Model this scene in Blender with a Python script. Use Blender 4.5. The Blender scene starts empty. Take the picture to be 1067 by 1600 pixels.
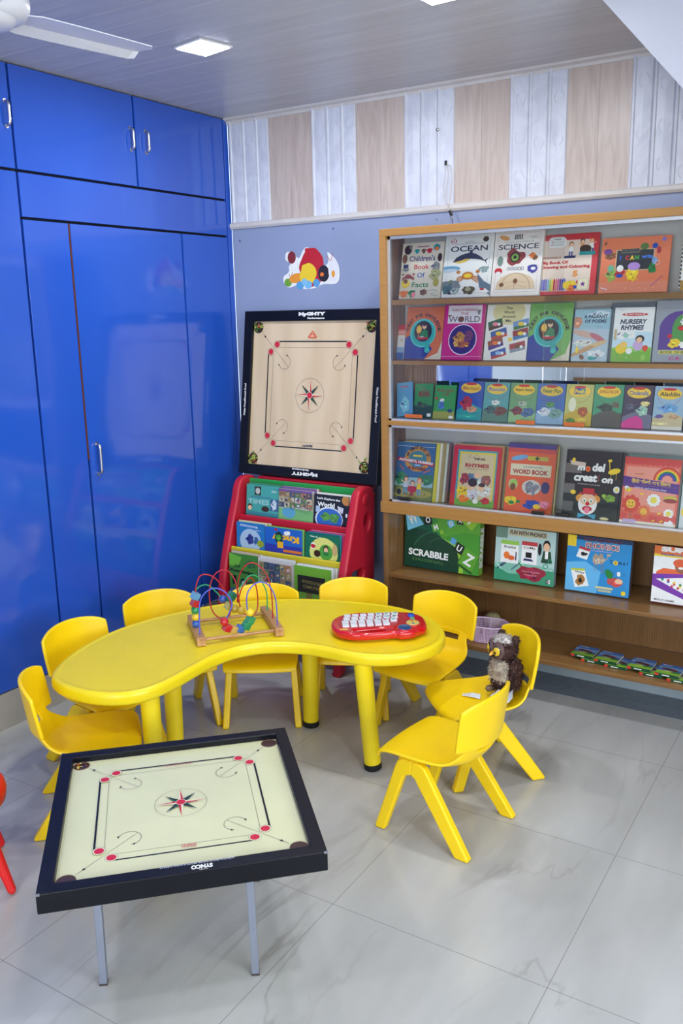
import bpy, bmesh, math, random
from mathutils import Vector, Matrix, Euler
from math import sin, cos, pi, radians, sqrt, atan, atan2

# ------------------------------------------------------------------ camera, light, exposure
SC = bpy.context.scene
COL = SC.collection
SC.view_settings.view_transform = 'Standard'
SC.view_settings.look = 'None'
SC.view_settings.gamma = 1.0
SC.view_settings.use_curve_mapping = False
SC.view_settings.exposure = 0.2

cam_d = bpy.data.cameras.new('camera')
cam_d.sensor_fit = 'VERTICAL'
cam_d.sensor_height = 36.0
cam_d.lens = 1377.58 / 1600 * 36.0
cam_d.clip_start = 0.05
cam = bpy.data.objects.new('camera', cam_d)
COL.objects.link(cam)
_yaw, _pit, _rol = 0.5607, -0.2243, -0.0215
F = Vector((-sin(_yaw) * cos(_pit), cos(_yaw) * cos(_pit), sin(_pit)))
R0 = Vector((cos(_yaw), sin(_yaw), 0)); U0 = R0.cross(F)
RR = cos(_rol) * R0 + sin(_rol) * U0
UU = -sin(_rol) * R0 + cos(_rol) * U0
m = Matrix.Identity(4)
for i in range(3):
    m[i][0] = RR[i]; m[i][1] = UU[i]; m[i][2] = -F[i]
m[0][3], m[1][3], m[2][3] = 2.9941, -3.7641, 1.6674
cam.matrix_world = m
SC.camera = cam

W = bpy.data.worlds.new('world')
SC.world = W
W.use_nodes = True
W.node_tree.nodes['Background'].inputs[0].default_value = (0.62, 0.78, 1.0, 1)
W.node_tree.nodes['Background'].inputs[1].default_value = 1.5

def area(name, loc, rot, sx, sy, power, color):
    l = bpy.data.lights.new(name, 'AREA')
    l.shape = 'RECTANGLE'; l.size = sx; l.size_y = sy
    l.energy = power; l.color = color
    o = bpy.data.objects.new(name, l)
    o.location = loc; o.rotation_euler = rot
    COL.objects.link(o)
    return o

H = 2.62            # ceiling height
XR = 5.2            # right wall
YF = -6.3           # wall behind the camera
# daylight through the window openings of the right wall and of the wall behind the camera
area('window_daylight_right', (XR + 0.04, -3.2, 1.55), (0, radians(90), 0), 1.5, 2.6, 105, (0.86, 0.93, 1.0))
area('window_daylight_rear', (2.9, YF - 0.04, 1.5), (radians(90), 0, 0), 2.6, 1.6, 95, (0.86, 0.93, 1.0))

# ------------------------------------------------------------------ helpers
def s2l(c):
    c = c / 255.0
    return c / 12.92 if c <= 0.04045 else ((c + 0.055) / 1.055) ** 2.4
def C3(rgb): return (s2l(rgb[0]), s2l(rgb[1]), s2l(rgb[2]), 1.0)

NAMED = dict(w=(238, 238, 232), k=(18, 18, 20), r=(196, 30, 40), g=(30, 130, 60), b=(30, 70, 170), y=(240, 205, 40),
             o=(235, 120, 40), p=(110, 50, 140), m=(205, 30, 130), c=(60, 160, 190), n=(120, 75, 40), s=(235, 190, 150),
             e=(128, 128, 130), l=(150, 200, 80), d=(20, 60, 40), i=(150, 190, 225), t=(40, 150, 150), v=(225, 215, 190),
             h=(60, 35, 20), a=(250, 225, 150), q=(240, 130, 150), u=(20, 35, 90))
def CC(c):
    if isinstance(c, str): c = NAMED[c]
    return C3(c)

class MB:
    def __init__(s):
        s.v = []; s.f = []; s.c = []; s.sm = []; s.M = Matrix.Identity(4); s.col = C3((128, 128, 128))
    def setc(s, c): s.col = CC(c); return s
    def add(s, vs, fs, smooth=False, col=None):
        b = len(s.v); cc = CC(col) if col is not None else s.col
        s.v += [tuple(s.M @ Vector(p)) for p in vs]
        for f in fs:
            s.f.append(tuple(b + i for i in f)); s.c.append(cc); s.sm.append(smooth)
    def box(s, x0, x1, y0, y1, z0, z1, col=None):
        vs = [(x, y, z) for z in (z0, z1) for y in (y0, y1) for x in (x0, x1)]
        s.add(vs, [(0, 2, 3, 1), (4, 5, 7, 6), (0, 1, 5, 4), (2, 6, 7, 3), (0, 4, 6, 2), (1, 3, 7, 5)], False, col)
        return s
    def tube(s, pts, r, n=10, col=None, caps=True, closed=False):
        pts = [Vector(p) for p in pts]; N = len(pts)
        rs = r if isinstance(r, (list, tuple)) else [r] * N
        vs = []; up = None
        for i, p in enumerate(pts):
            if closed: t = pts[(i + 1) % N] - pts[i - 1]
            else: t = pts[min(i + 1, N - 1)] - pts[max(i - 1, 0)]
            t.normalize()
            if up is None:
                up = Vector((0, 0, 1)) if abs(t.z) < 0.9 else Vector((1, 0, 0))
            a = t.cross(up).normalized(); up = a.cross(t).normalized()
            for k in range(n):
                q = 2 * pi * k / n
                vs.append(p + rs[i] * (cos(q) * a + sin(q) * up))
        fs = []
        for i in range(N if closed else N - 1):
            j = (i + 1) % N
            for k in range(n):
                k2 = (k + 1) % n
                fs.append((i * n + k, i * n + k2, j * n + k2, j * n + k))
        s.add(vs, fs, True, col)
        if caps and not closed:
            s.add(vs[:n], [tuple(range(n))], False, col)
            s.add(vs[-n:], [tuple(reversed(range(n)))], False, col)
        return s
    def lathe(s, prof, n=24, col=None, smooth=True, cen=(0, 0, 0), sx=1, sy=1):
        vs = []
        for (r, z) in prof:
            for k in range(n):
                q = 2 * pi * k / n
                vs.append((cen[0] + sx * r * cos(q), cen[1] + sy * r * sin(q), cen[2] + z))
        fs = []
        for i in range(len(prof) - 1):
            for k in range(n):
                k2 = (k + 1) % n
                fs.append((i * n + k, i * n + k2, (i + 1) * n + k2, (i + 1) * n + k))
        s.add(vs, fs, smooth, col)
        return s
    def ball(s, c, r, n=16, col=None, sz=1.0, sx=1.0, sy=1.0):
        prof = [(max(1e-5, r * sin(pi * i / 10)), -r * sz * cos(pi * i / 10)) for i in range(11)]
        return s.lathe(prof, n, col, True, c, sx, sy)
    def prism(s, poly, axis, a, b, col=None):
        """poly of 2D points extruded along axis (0=x: pts are (y,z); 1=y: (x,z); 2=z: (x,y))"""
        def P(p, t):
            return (t, p[0], p[1]) if axis == 0 else (p[0], t, p[1]) if axis == 1 else (p[0], p[1], t)
        n = len(poly)
        vs = [P(p, a) for p in poly] + [P(p, b) for p in poly]
        fs = [tuple(range(n)), tuple(reversed(range(n, 2 * n)))] + [(i, (i + 1) % n, n + (i + 1) % n, n + i) for i in range(n)]
        s.add(vs, fs, False, col)
        return s
    def mesh(s, name):
        me = bpy.data.meshes.new(name)
        me.from_pydata(s.v, [], s.f)
        at = me.color_attributes.new('tint', 'FLOAT_COLOR', 'CORNER')
        buf = []
        for f, c in zip(s.f, s.c): buf += list(c) * len(f)
        at.data.foreach_set('color', buf)
        me.polygons.foreach_set('use_smooth', s.sm)
        me.update()
        return me
    def build(s, name, mat, parent=None, bevel=0, loc=None, fix=True, seg=2):
        me = s.mesh(name)
        if fix:
            bm = bmesh.new(); bm.from_mesh(me)
            bmesh.ops.recalc_face_normals(bm, faces=bm.faces); bm.to_mesh(me); bm.free()
        if isinstance(mat, (list, tuple)):
            for q in mat: me.materials.append(q)
        else: me.materials.append(mat)
        o = bpy.data.objects.new(name, me)
        COL.objects.link(o)
        if parent: o.parent = parent
        if loc: o.location = loc
        if bevel:
            b = o.modifiers.new('bevel', 'BEVEL'); b.width = bevel; b.segments = seg; b.limit_method = 'ANGLE'
            b.angle_limit = radians(40)
        return o

def thing(name, label, cat, loc=(0, 0, 0), rz=0, group=None, rot=None):
    o = bpy.data.objects.new(name, None)
    o.empty_display_size = 0.05
    COL.objects.link(o)
    o.location = loc; o.rotation_euler = rot if rot else (0, 0, rz)
    return tag(o, label, cat, group)
def tag(o, label, cat, group=None, kind=None):
    o['label'] = label; o['category'] = cat
    if group: o['group'] = group
    if kind: o['kind'] = kind
    return o
def struct(o, label=None):
    o['kind'] = 'structure'
    if label: o['label'] = label
    return o
def kids(o): return [c for c in bpy.data.objects if c.parent == o]
def copy_tree(o, parent=None):
    c = o.copy(); COL.objects.link(c); c.parent = parent
    for ch in kids(o): copy_tree(ch, c)
    return c

# ------------------------------------------------------------------ materials
def mk(name, rgb=(128, 128, 128), rough=0.5, metal=0.0, coat=0.0, tint=False, noise=0.0, nscale=20.0, bump=0.0, bscale=200.0, spec=0.5, emit=None):
    mt = bpy.data.materials.new(name); mt.use_nodes = True
    nt = mt.node_tree; N = nt.nodes; L = nt.links
    b = N['Principled BSDF']
    b.inputs['Roughness'].default_value = rough; b.inputs['Metallic'].default_value = metal
    b.inputs['Specular IOR Level'].default_value = spec
    if coat: b.inputs['Coat Weight'].default_value = coat; b.inputs['Coat Roughness'].default_value = 0.08
    if tint:
        a = N.new('ShaderNodeAttribute'); a.attribute_name = 'tint'; src = a.outputs['Color']
    else:
        a = N.new('ShaderNodeRGB'); a.outputs[0].default_value = C3(rgb); src = a.outputs[0]
    tc = N.new('ShaderNodeTexCoord')
    nz = N.new('ShaderNodeTexNoise'); nz.inputs['Scale'].default_value = nscale; nz.inputs['Detail'].default_value = 4
    L.new(tc.outputs['Object'], nz.inputs['Vector'])
    mr = N.new('ShaderNodeMapRange'); mr.inputs['From Min'].default_value = 0.3; mr.inputs['From Max'].default_value = 0.7
    mr.inputs['To Min'].default_value = 1 - noise; mr.inputs['To Max'].default_value = 1 + noise * 0.5
    L.new(nz.outputs['Fac'], mr.inputs['Value'])
    vm = N.new('ShaderNodeVectorMath'); vm.operation = 'SCALE'
    L.new(src, vm.inputs[0]); L.new(mr.outputs[0], vm.inputs['Scale'])
    L.new(vm.outputs[0], b.inputs['Base Color'])
    if bump:
        n2 = N.new('ShaderNodeTexNoise'); n2.inputs['Scale'].default_value = bscale; n2.inputs['Detail'].default_value = 3
        L.new(tc.outputs['Object'], n2.inputs['Vector'])
        bp = N.new('ShaderNodeBump'); bp.inputs['Strength'].default_value = bump; bp.inputs['Distance'].default_value = 0.01
        L.new(n2.outputs['Fac'], bp.inputs['Height']); L.new(bp.outputs[0], b.inputs['Normal'])
    if emit:
        b.inputs['Emission Color'].default_value = C3(emit[0]); b.inputs['Emission Strength'].default_value = emit[1]
    return mt

def wood(name, c1, c2, rough=0.4, scale=(1, 1, 1), wscale=14.0, dist=6.0, axis='X', coat=0.0, detail=3):
    mt = bpy.data.materials.new(name); mt.use_nodes = True
    nt = mt.node_tree; N = nt.nodes; L = nt.links; b = N['Principled BSDF']
    tc = N.new('ShaderNodeTexCoord'); mp = N.new('ShaderNodeMapping'); mp.inputs['Scale'].default_value = scale
    L.new(tc.outputs['Object'], mp.inputs['Vector'])
    wv = N.new('ShaderNodeTexWave'); wv.wave_type = 'BANDS'; wv.bands_direction = axis
    wv.inputs['Scale'].default_value = wscale; wv.inputs['Distortion'].default_value = dist; wv.inputs['Detail'].default_value = detail
    wv.inputs['Detail Scale'].default_value = 1.5
    L.new(mp.outputs[0], wv.inputs['Vector'])
    nz = N.new('ShaderNodeTexNoise'); nz.inputs['Scale'].default_value = 3; nz.inputs['Detail'].default_value = 6
    L.new(mp.outputs[0], nz.inputs['Vector'])
    mx = N.new('ShaderNodeMath'); mx.operation = 'MULTIPLY_ADD'; mx.inputs[1].default_value = 0.5
    L.new(wv.outputs['Fac'], mx.inputs[0])
    m2 = N.new('ShaderNodeMath'); m2.operation = 'MULTIPLY'; m2.inputs[1].default_value = 0.5
    L.new(nz.outputs['Fac'], m2.inputs[0]); L.new(m2.outputs[0], mx.inputs[2])
    cr = N.new('ShaderNodeValToRGB'); cr.color_ramp.elements[0].color = C3(c1); cr.color_ramp.elements[1].color = C3(c2)
    cr.color_ramp.elements[0].position = 0.2; cr.color_ramp.elements[1].position = 0.8
    L.new(mx.outputs[0], cr.inputs[0]); L.new(cr.outputs[0], b.inputs['Base Color'])
    b.inputs['Roughness'].default_value = rough
    if coat: b.inputs['Coat Weight'].default_value = coat; b.inputs['Coat Roughness'].default_value = 0.1
    return mt

M_print = mk('glossy_print', tint=True, rough=0.28, noise=0.03, nscale=60)
M_paint = mk('coloured_plastic', tint=True, rough=0.35, noise=0.03, nscale=30)
M_paper = mk('paper_edges', tint=True, rough=0.85, noise=0.12, nscale=400)
M_yellow = mk('yellow_plastic', (252, 210, 8), rough=0.36, noise=0.05, nscale=9, bump=0.03, bscale=350)
M_ytable = mk('yellow_table_plastic', (240, 212, 20), rough=0.33, noise=0.05, nscale=7, bump=0.03, bscale=300)
M_black = mk('black_rubber', (18, 18, 20), rough=0.6, noise=0.2)
M_chrome = mk('brushed_steel', (200, 200, 205), rough=0.25, metal=1.0, noise=0.05)
M_alu = mk('aluminium_track', (205, 208, 212), rough=0.4, metal=0.6, noise=0.06, nscale=60)
M_redrack = mk('red_moulded_plastic', (190, 26, 48), rough=0.42, noise=0.06, nscale=12, bump=0.04, bscale=250)
M_redtoy = mk('shiny_red_plastic', (200, 16, 24), rough=0.14, coat=0.6, noise=0.02)
M_red = mk('red_seat_plastic', (225, 24, 20), rough=0.3, noise=0.03)
M_stand = mk('silver_painted_steel', (150, 155, 170), rough=0.35, metal=0.5, noise=0.05)
M_navy = mk('black_lacquered_wood', (9, 10, 19), rough=0.36, spec=0.3, noise=0.25, nscale=15, bump=0.03, bscale=60)
M_mirror = mk('mirror_glass', (205, 212, 222), rough=0.02, metal=1.0)
M_white = mk('white_enamel', (225, 225, 228), rough=0.35, noise=0.03)
M_gap = mk('black_gap_edge', (10, 10, 14), rough=0.8)
M_boxwhite = mk('cardboard_white', (225, 225, 220), rough=0.6)

def glass_mat():
    mt = bpy.data.materials.new('clear_sliding_glass'); mt.use_nodes = True
    N = mt.node_tree.nodes; L = mt.node_tree.links
    N.remove(N['Principled BSDF'])
    tr = N.new('ShaderNodeBsdfTransparent'); tr.inputs[0].default_value = (0.985, 0.99, 0.988, 1)
    gl = N.new('ShaderNodeBsdfGlossy'); gl.inputs['Roughness'].default_value = 0.03
    fr = N.new('ShaderNodeFresnel'); fr.inputs[0].default_value = 1.32
    nz = N.new('ShaderNodeTexNoise'); nz.inputs['Scale'].default_value = 1.2
    bp = N.new('ShaderNodeBump'); bp.inputs['Strength'].default_value = 0.03
    L.new(nz.outputs[0], bp.inputs['Height']); L.new(bp.outputs[0], gl.inputs['Normal'])
    mx = N.new('ShaderNodeMixShader')
    L.new(fr.outputs[0], mx.inputs[0]); L.new(tr.outputs[0], mx.inputs[1]); L.new(gl.outputs[0], mx.inputs[2])
    L.new(mx.outputs[0], N['Material Output'].inputs[0])
    return mt
M_glass = glass_mat()

def blue_mat():
    mt = mk('blue_laminate', (38, 86, 190), rough=0.10, noise=0.05, nscale=1.5, spec=0.9)
    N = mt.node_tree.nodes; L = mt.node_tree.links; b = N['Principled BSDF']
    tc = N.new('ShaderNodeTexCoord'); nz = N.new('ShaderNodeTexNoise'); nz.inputs['Scale'].default_value = 2.2; nz.inputs['Detail'].default_value = 1
    L.new(tc.outputs['Object'], nz.inputs['Vector'])
    bp = N.new('ShaderNodeBump'); bp.inputs['Strength'].default_value = 0.25; bp.inputs['Distance'].default_value = 0.03
    L.new(nz.outputs['Fac'], bp.inputs['Height']); L.new(bp.outputs[0], b.inputs['Normal'])
    return mt
M_blue = blue_mat()
M_bframe = wood('oak_edge_laminate', (142, 100, 46), (172, 124, 60), rough=0.42, scale=(0.8, 20, 20), wscale=5, dist=4, axis='Z')
M_binner = wood('inner_cabinet_veneer', (142, 108, 84), (170, 134, 106), rough=0.5, scale=(6, 6, 0.8), wscale=3, axis='X')
M_bdark = wood('dark_teak_laminate', (100, 70, 40), (144, 104, 62), rough=0.32, scale=(9, 9, 0.7), wscale=5, dist=3, axis='X')
M_bshelf = wood('teak_shelf_laminate', (112, 78, 42), (160, 118, 68), rough=0.28, scale=(0.6, 9, 9), wscale=4, dist=3, axis='Y')
M_bback = mk('pale_cabinet_back', (196, 194, 188), rough=0.6, noise=0.06, nscale=3)
M_toywood = wood('beech_wood', (160, 112, 66), (196, 150, 98), rough=0.45, scale=(3, 20, 20), wscale=4, axis='Y')
M_ply = wood('board_plywood', (214, 188, 150), (224, 200, 164), rough=0.33, scale=(3, .5, 1), wscale=0.8, dist=10, axis='X', coat=0.1)
M_plypale = mk('varnished_cream_ply', (222, 220, 172), rough=0.17, coat=0.5, noise=0.05, nscale=5)

# ------------------------------------------------------------------ text, plates
_tc = {}
def text_geo(s, shear=0.0, bold=0.0):
    key = (s, shear, bold)
    if key in _tc: return _tc[key]
    cu = bpy.data.curves.new('lettering', 'FONT'); cu.body = s; cu.size = 1; cu.shear = shear; cu.offset = bold
    cu.resolution_u = 3; cu.align_x = 'LEFT'
    o = bpy.data.objects.new('lettering', cu); COL.objects.link(o)
    dg = bpy.context.evaluated_depsgraph_get()
    me = o.evaluated_get(dg).to_mesh()
    vs = [tuple(v.co) for v in me.vertices]; fs = [tuple(p.vertices) for p in me.polygons]
    o.evaluated_get(dg).to_mesh_clear()
    bpy.data.objects.remove(o); bpy.data.curves.remove(cu)
    if vs:
        x0 = min(v[0] for v in vs); x1 = max(v[0] for v in vs); y0 = min(v[1] for v in vs); y1 = max(v[1] for v in vs)
        vs = [((v[0] - x0) / max(1e-6, x1 - x0) - 0.5, (v[1] - y0) / max(1e-6, y1 - y0) - 0.5) for v in vs]
    _tc[key] = (vs, fs)
    return _tc[key]

def plate(mb, loops, z0, z1, bevel=0.0, col=None, res=2, M=None):
    """flat shape with holes (2D loops), from z0 to z1, with rounded edges"""
    cu = bpy.data.curves.new('plate', 'CURVE'); cu.dimensions = '2D'; cu.fill_mode = 'BOTH'
    for lp in loops:
        sp = cu.splines.new('POLY'); sp.points.add(len(lp) - 1)
        for i, p in enumerate(lp): sp.points[i].co = (p[0], p[1], 0, 1)
        sp.use_cyclic_u = True
    cu.extrude = (z1 - z0) / 2 - bevel; cu.bevel_depth = bevel; cu.bevel_resolution = res; cu.offset = -bevel
    o = bpy.data.objects.new('plate', cu); COL.objects.link(o)
    dg = bpy.context.evaluated_depsgraph_get(); e = o.evaluated_get(dg); me = e.to_mesh()
    zc = (z0 + z1) / 2
    T = M if M is not None else Matrix.Identity(4)
    vs = [tuple(T @ Vector((v.co.x, v.co.y, v.co.z + zc))) for v in me.vertices]; fs = [tuple(p.vertices) for p in me.polygons]
    e.to_mesh_clear()
    bpy.data.objects.remove(o); bpy.data.curves.remove(cu)
    mb.add(vs, fs, False, col)

def circ(cx, cy, rx, ry=None, n=24, a0=0.0):
    ry = rx if ry is None else ry
    return [(cx + rx * cos(a0 + 2 * pi * i / n), cy + ry * sin(a0 + 2 * pi * i / n)) for i in range(n)]
def smooth_loop(pts, k=4):
    n = len(pts); out = []
    for i in range(n):
        p0, p1, p2, p3 = pts[i - 1], pts[i], pts[(i + 1) % n], pts[(i + 2) % n]
        for j in range(k):
            t = j / k
            out.append(tuple(0.5 * ((2 * p1[d]) + (-p0[d] + p2[d]) * t + (2 * p0[d] - 5 * p1[d] + 4 * p2[d] - p3[d]) * t * t + (-p0[d] + 3 * p1[d] - 3 * p2[d] + p3[d]) * t ** 3) for d in range(len(p1))))
    return out
def spline(pts, k=8):
    n = len(pts); out = []
    for i in range(n - 1):
        p0 = pts[max(i - 1, 0)]; p1 = pts[i]; p2 = pts[i + 1]; p3 = pts[min(i + 2, n - 1)]
        for j in range(k):
            t = j / k
            out.append(tuple(0.5 * ((2 * p1[d]) + (-p0[d] + p2[d]) * t + (2 * p0[d] - 5 * p1[d] + 4 * p2[d] - p3[d]) * t * t + (-p0[d] + 3 * p1[d] - 3 * p2[d] + p3[d]) * t ** 3) for d in range(len(p1))))
    out.append(tuple(pts[-1]))
    return out
def rrect(x0, x1, y0, y1, r, n=5):
    out = []
    for cx, cy, a in ((x1 - r, y1 - r, 0), (x0 + r, y1 - r, pi / 2), (x0 + r, y0 + r, pi), (x1 - r, y0 + r, 1.5 * pi)):
        for i in range(n + 1):
            q = a + pi / 2 * i / n
            out.append((cx + r * cos(q), cy + r * sin(q)))
    return out

# ------------------------------------------------------------------ printed artwork: shapes laid on a flat sheet
class Art:
    """draws flat coloured shapes on the plane y = const (facing -y), box [x0,x0+w] x [z0,z0+h]"""
    def __init__(s, mb, x0, z0, w, h, y=0.0, step=0.00004):
        s.mb = mb; s.x0 = x0; s.z0 = z0; s.w = w; s.h = h; s.y = y; s.k = 0; s.step = step
        s.rn = random.Random(7)
    def P(s, p): return (s.x0 + min(1, max(0, p[0])) * s.w, s.y - s.k * s.step, s.z0 + min(1, max(0, p[1])) * s.h)
    def poly(s, pts, col):
        s.k += 1
        s.mb.add([s.P(p) for p in pts], [tuple(range(len(pts)))], False, col)
    def run(s, ops):
        for o in ops: getattr(s, o[0])(*o[1:])
    def r(s, x0, y0, x1, y1, col): s.poly([(x0, y0), (x1, y0), (x1, y1), (x0, y1)], col)
    def rr(s, x0, y0, x1, y1, col, rad=0.04):
        a = s.w / s.h
        s.poly([(x0 + p[0] / s.w, y0 + p[1] / s.h) for p in rrect(0, (x1 - x0) * s.w, 0, (y1 - y0) * s.h, rad * s.w)], col)
    def e(s, cx, cy, rx, ry, col, rot=0.0, n=20):
        # rx, ry are fractions of the width
        c, q = cos(rot), sin(rot); a = s.w / s.h
        pts = []
        for i in range(n):
            t = 2 * pi * i / n; X = rx * cos(t); Y = ry * sin(t)
            pts.append((cx + X * c - Y * q, cy + (X * q + Y * c) * a))
        s.poly(pts, col)
    def ring(s, cx, cy, r1, r2, col, a0=0, a1=360, n=36):
        a = s.w / s.h; s.k += 1; vs = []
        for i in range(n + 1):
            t = radians(a0 + (a1 - a0) * i / n)
            for r in (r1, r2): vs.append(s.P((cx + r * cos(t), cy + r * sin(t) * a)))
        s.mb.add(vs, [(2 * i, 2 * i + 1, 2 * i + 3, 2 * i + 2) for i in range(n)], False, col)
    def p(s, pts, col): s.poly(pts, col)
    def l(s, pts, wd, col):
        s.k += 1; a = s.w / s.h
        for (A, B) in zip(pts[:-1], pts[1:]):
            dx = (B[0] - A[0]) * s.w; dy = (B[1] - A[1]) * s.h; L = sqrt(dx * dx + dy * dy) or 1
            nx = -dy / L * wd / 2; ny = dx / L * wd / 2 * a
            s.mb.add([s.P((A[0] - nx, A[1] - ny)), s.P((B[0] - nx, B[1] - ny)), s.P((B[0] + nx, B[1] + ny)), s.P((A[0] + nx, A[1] + ny))], [(0, 1, 2, 3)], False, col)
    def frame(s, x0, y0, x1, y1, wd, col):
        s.l([(x0, y0), (x1, y0)], wd, col); s.l([(x1, y0), (x1, y1)], wd, col); s.l([(x1, y1), (x0, y1)], wd, col); s.l([(x0, y1), (x0, y0)], wd, col)
    def t(s, txt, cx, cy, w, h, col, rot=0.0, shear=0.0, bold=0.0):
        bold = bold + 0.018
        vs, fs = text_geo(txt, shear, bold); s.k += 1
        c, q = cos(rot), sin(rot); out = []
        for v in vs:
            X = v[0] * w * s.w; Y = v[1] * h * s.h
            out.append(s.P((cx + (X * c - Y * q) / s.w, cy + (X * q + Y * c) / s.h)))
        s.mb.add(out, fs, False, col)
    def arc(s, txt, cx, cy, r, a0, a1, h, col, bold=0.02):
        # letters around an arc; r and h fractions of width, angles degrees
        a = s.w / s.h; n = len(txt)
        for i, ch in enumerate(txt):
            if ch == ' ': continue
            t = radians(a0 + (a1 - a0) * (i + 0.5) / n)
            sg = -1 if a1 < a0 else 1
            s.t(ch, cx + r * cos(t), cy + r * sin(t) * a, h * 0.8, h * a, col, rot=t - pi / 2 if sg < 0 else t + pi / 2, bold=bold)
    def star(s, cx, cy, r, col, n=5, inner=0.45, a0=90):
        a = s.w / s.h; s.k += 1; vs = [s.P((cx, cy))]
        for i in range(2 * n):
            t = radians(a0 + 180 * i / n); rr = r if i % 2 == 0 else r * inner
            vs.append(s.P((cx + rr * cos(t), cy + rr * sin(t) * a)))
        s.mb.add(vs, [(0, 1 + i, 1 + (i + 1) % (2 * n)) for i in range(2 * n)], False, col)
    def blob(s, cx, cy, rx, ry, col, seed=1, n=14, rough=0.25):
        rn = random.Random(seed); a = s.w / s.h
        pts = []
        for i in range(n):
            t = 2 * pi * i / n; k = 1 + rn.uniform(-rough, rough)
            pts.append((cx + rx * k * cos(t), cy + ry * k * sin(t) * a))
        pts = smooth_loop(pts, 3); s.k += 1
        vs = [s.P((cx, cy))] + [s.P(p) for p in pts]; m_ = len(pts)
        s.mb.add(vs, [(0, 1 + i, 1 + (i + 1) % m_) for i in range(m_)], False, col)
        if rx > 0.03 and rough > 0.1:      # printed detail inside the shape
            base = NAMED[col] if isinstance(col, str) else col
            for q in range(9):
                f = rn.choice((.55, .7, .82, 1.18, 1.3)); j = tuple(max(0, min(255, c * f + rn.uniform(-22, 22))) for c in base)
                an = rn.uniform(0, 6.28); rr = rn.uniform(.1, .72); k = rn.uniform(.1, .26)
                s.e(cx + rx * rr * cos(an), cy + ry * rr * sin(an) * a, rx * k, ry * k * rn.uniform(.5, 1.1), j, rn.uniform(-.8, .8), 8)
    def photos(s, x0, y0, x1, y1, nx, ny, pal, seed=1, gap=0.1, gc=None):
        rn = random.Random(seed)
        if gc is not None: s.r(x0, y0, x1, y1, gc)
        for i in range(nx):
            for j in range(ny):
                w = (x1 - x0) / nx; h = (y1 - y0) / ny
                X = x0 + i * w; Y = y0 + j * h
                s.r(X + w * gap / 2, Y + h * gap / 2, X + w * (1 - gap / 2), Y + h * (1 - gap / 2), rn.choice(pal))
                for q in range(3):
                    s.blob(X + w * rn.uniform(.3, .7), Y + h * rn.uniform(.25, .7), w * rn.uniform(.12, .25), w * rn.uniform(.1, .22), rn.choice(pal), rn.random())
    def kid(s, x, y, k, shirt, hair, leg=(60, 80, 150)):
        # small standing figure, k = height as a fraction of the width
        a = s.w / s.h
        s.p([(x - .12 * k, y), (x - .04 * k, y), (x - .02 * k, y + .4 * k * a), (x - .13 * k, y + .4 * k * a)], leg)
        s.p([(x + .04 * k, y), (x + .12 * k, y), (x + .13 * k, y + .4 * k * a), (x + .02 * k, y + .4 * k * a)], leg)
        s.p([(x - .16 * k, y + .35 * k * a), (x + .16 * k, y + .35 * k * a), (x + .1 * k, y + .68 * k * a), (x - .1 * k, y + .68 * k * a)], shirt)
        s.l([(x - .1 * k, y + .63 * k * a), (x - .28 * k, y + .72 * k * a)], .06 * k, 's')
        s.l([(x + .1 * k, y + .63 * k * a), (x + .27 * k, y + .76 * k * a)], .06 * k, 's')
        s.e(x, y + .84 * k * a, .15 * k, .16 * k, hair); s.e(x + .01 * k, y + .8 * k * a, .11 * k, .12 * k, 's')
    def flower(s, cx, cy, r, pc, cc, n=8, face=False):
        a = s.w / s.h
        for i in range(n):
            t = 2 * pi * i / n
            s.e(cx + r * .65 * cos(t), cy + r * .65 * sin(t) * a, r * .36, r * .3, pc, t)
        s.e(cx, cy, r * .5, r * .5, cc)
        if face:
            s.e(cx - .17 * r, cy + .12 * r * a, .06 * r, .08 * r, 'k'); s.e(cx + .17 * r, cy + .12 * r * a, .06 * r, .08 * r, 'k')
            s.ring(cx, cy - .02 * r * a, .22 * r, .28 * r, 'k', 200, 340, 8)
    def crab(s, cx, cy, k, col):
        for sg in (-1, 1):
            for i in range(3): s.l([(cx, cy), (cx + sg * k * (1 - .1 * i), cy - k * (.1 + .15 * i)), (cx + sg * k * 1.1, cy - k * (.3 + .12 * i))], k * .12, col)
            s.e(cx + sg * k, cy + .3 * k, .22 * k, .16 * k, col)
        s.e(cx, cy, .6 * k, .38 * k, col)
    def whale(s, cx, cy, k, back, belly, rot=0.0):
        c, q = cos(rot), sin(rot); a = s.w / s.h
        def T(x, y): return (cx + k * (x * c - y * q), cy + k * (x * q + y * c) * a)
        body = [(-1, -.2), (-.8, .05), (-.5, .2), (0, .32), (.4, .22), (.75, .02), (1, -.22), (.7, -.12), (.3, -.05), (-.2, -.02), (-.6, -.14)]
        s.p([T(*p_) for p_ in body], back)
        s.p([T(*p_) for p_ in [(-1, -.2), (-.6, -.14), (-.2, -.02), (.1, -.05), (-.2, -.2), (-.55, -.28)]], belly)
        s.p([T(*p_) for p_ in [(-.05, .28), (.12, .5), (.2, .26)]], back)
        s.p([T(*p_) for p_ in [(.9, -.15), (1.2, -.02), (1.02, -.2), (1.12, -.42)]], back)
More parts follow.
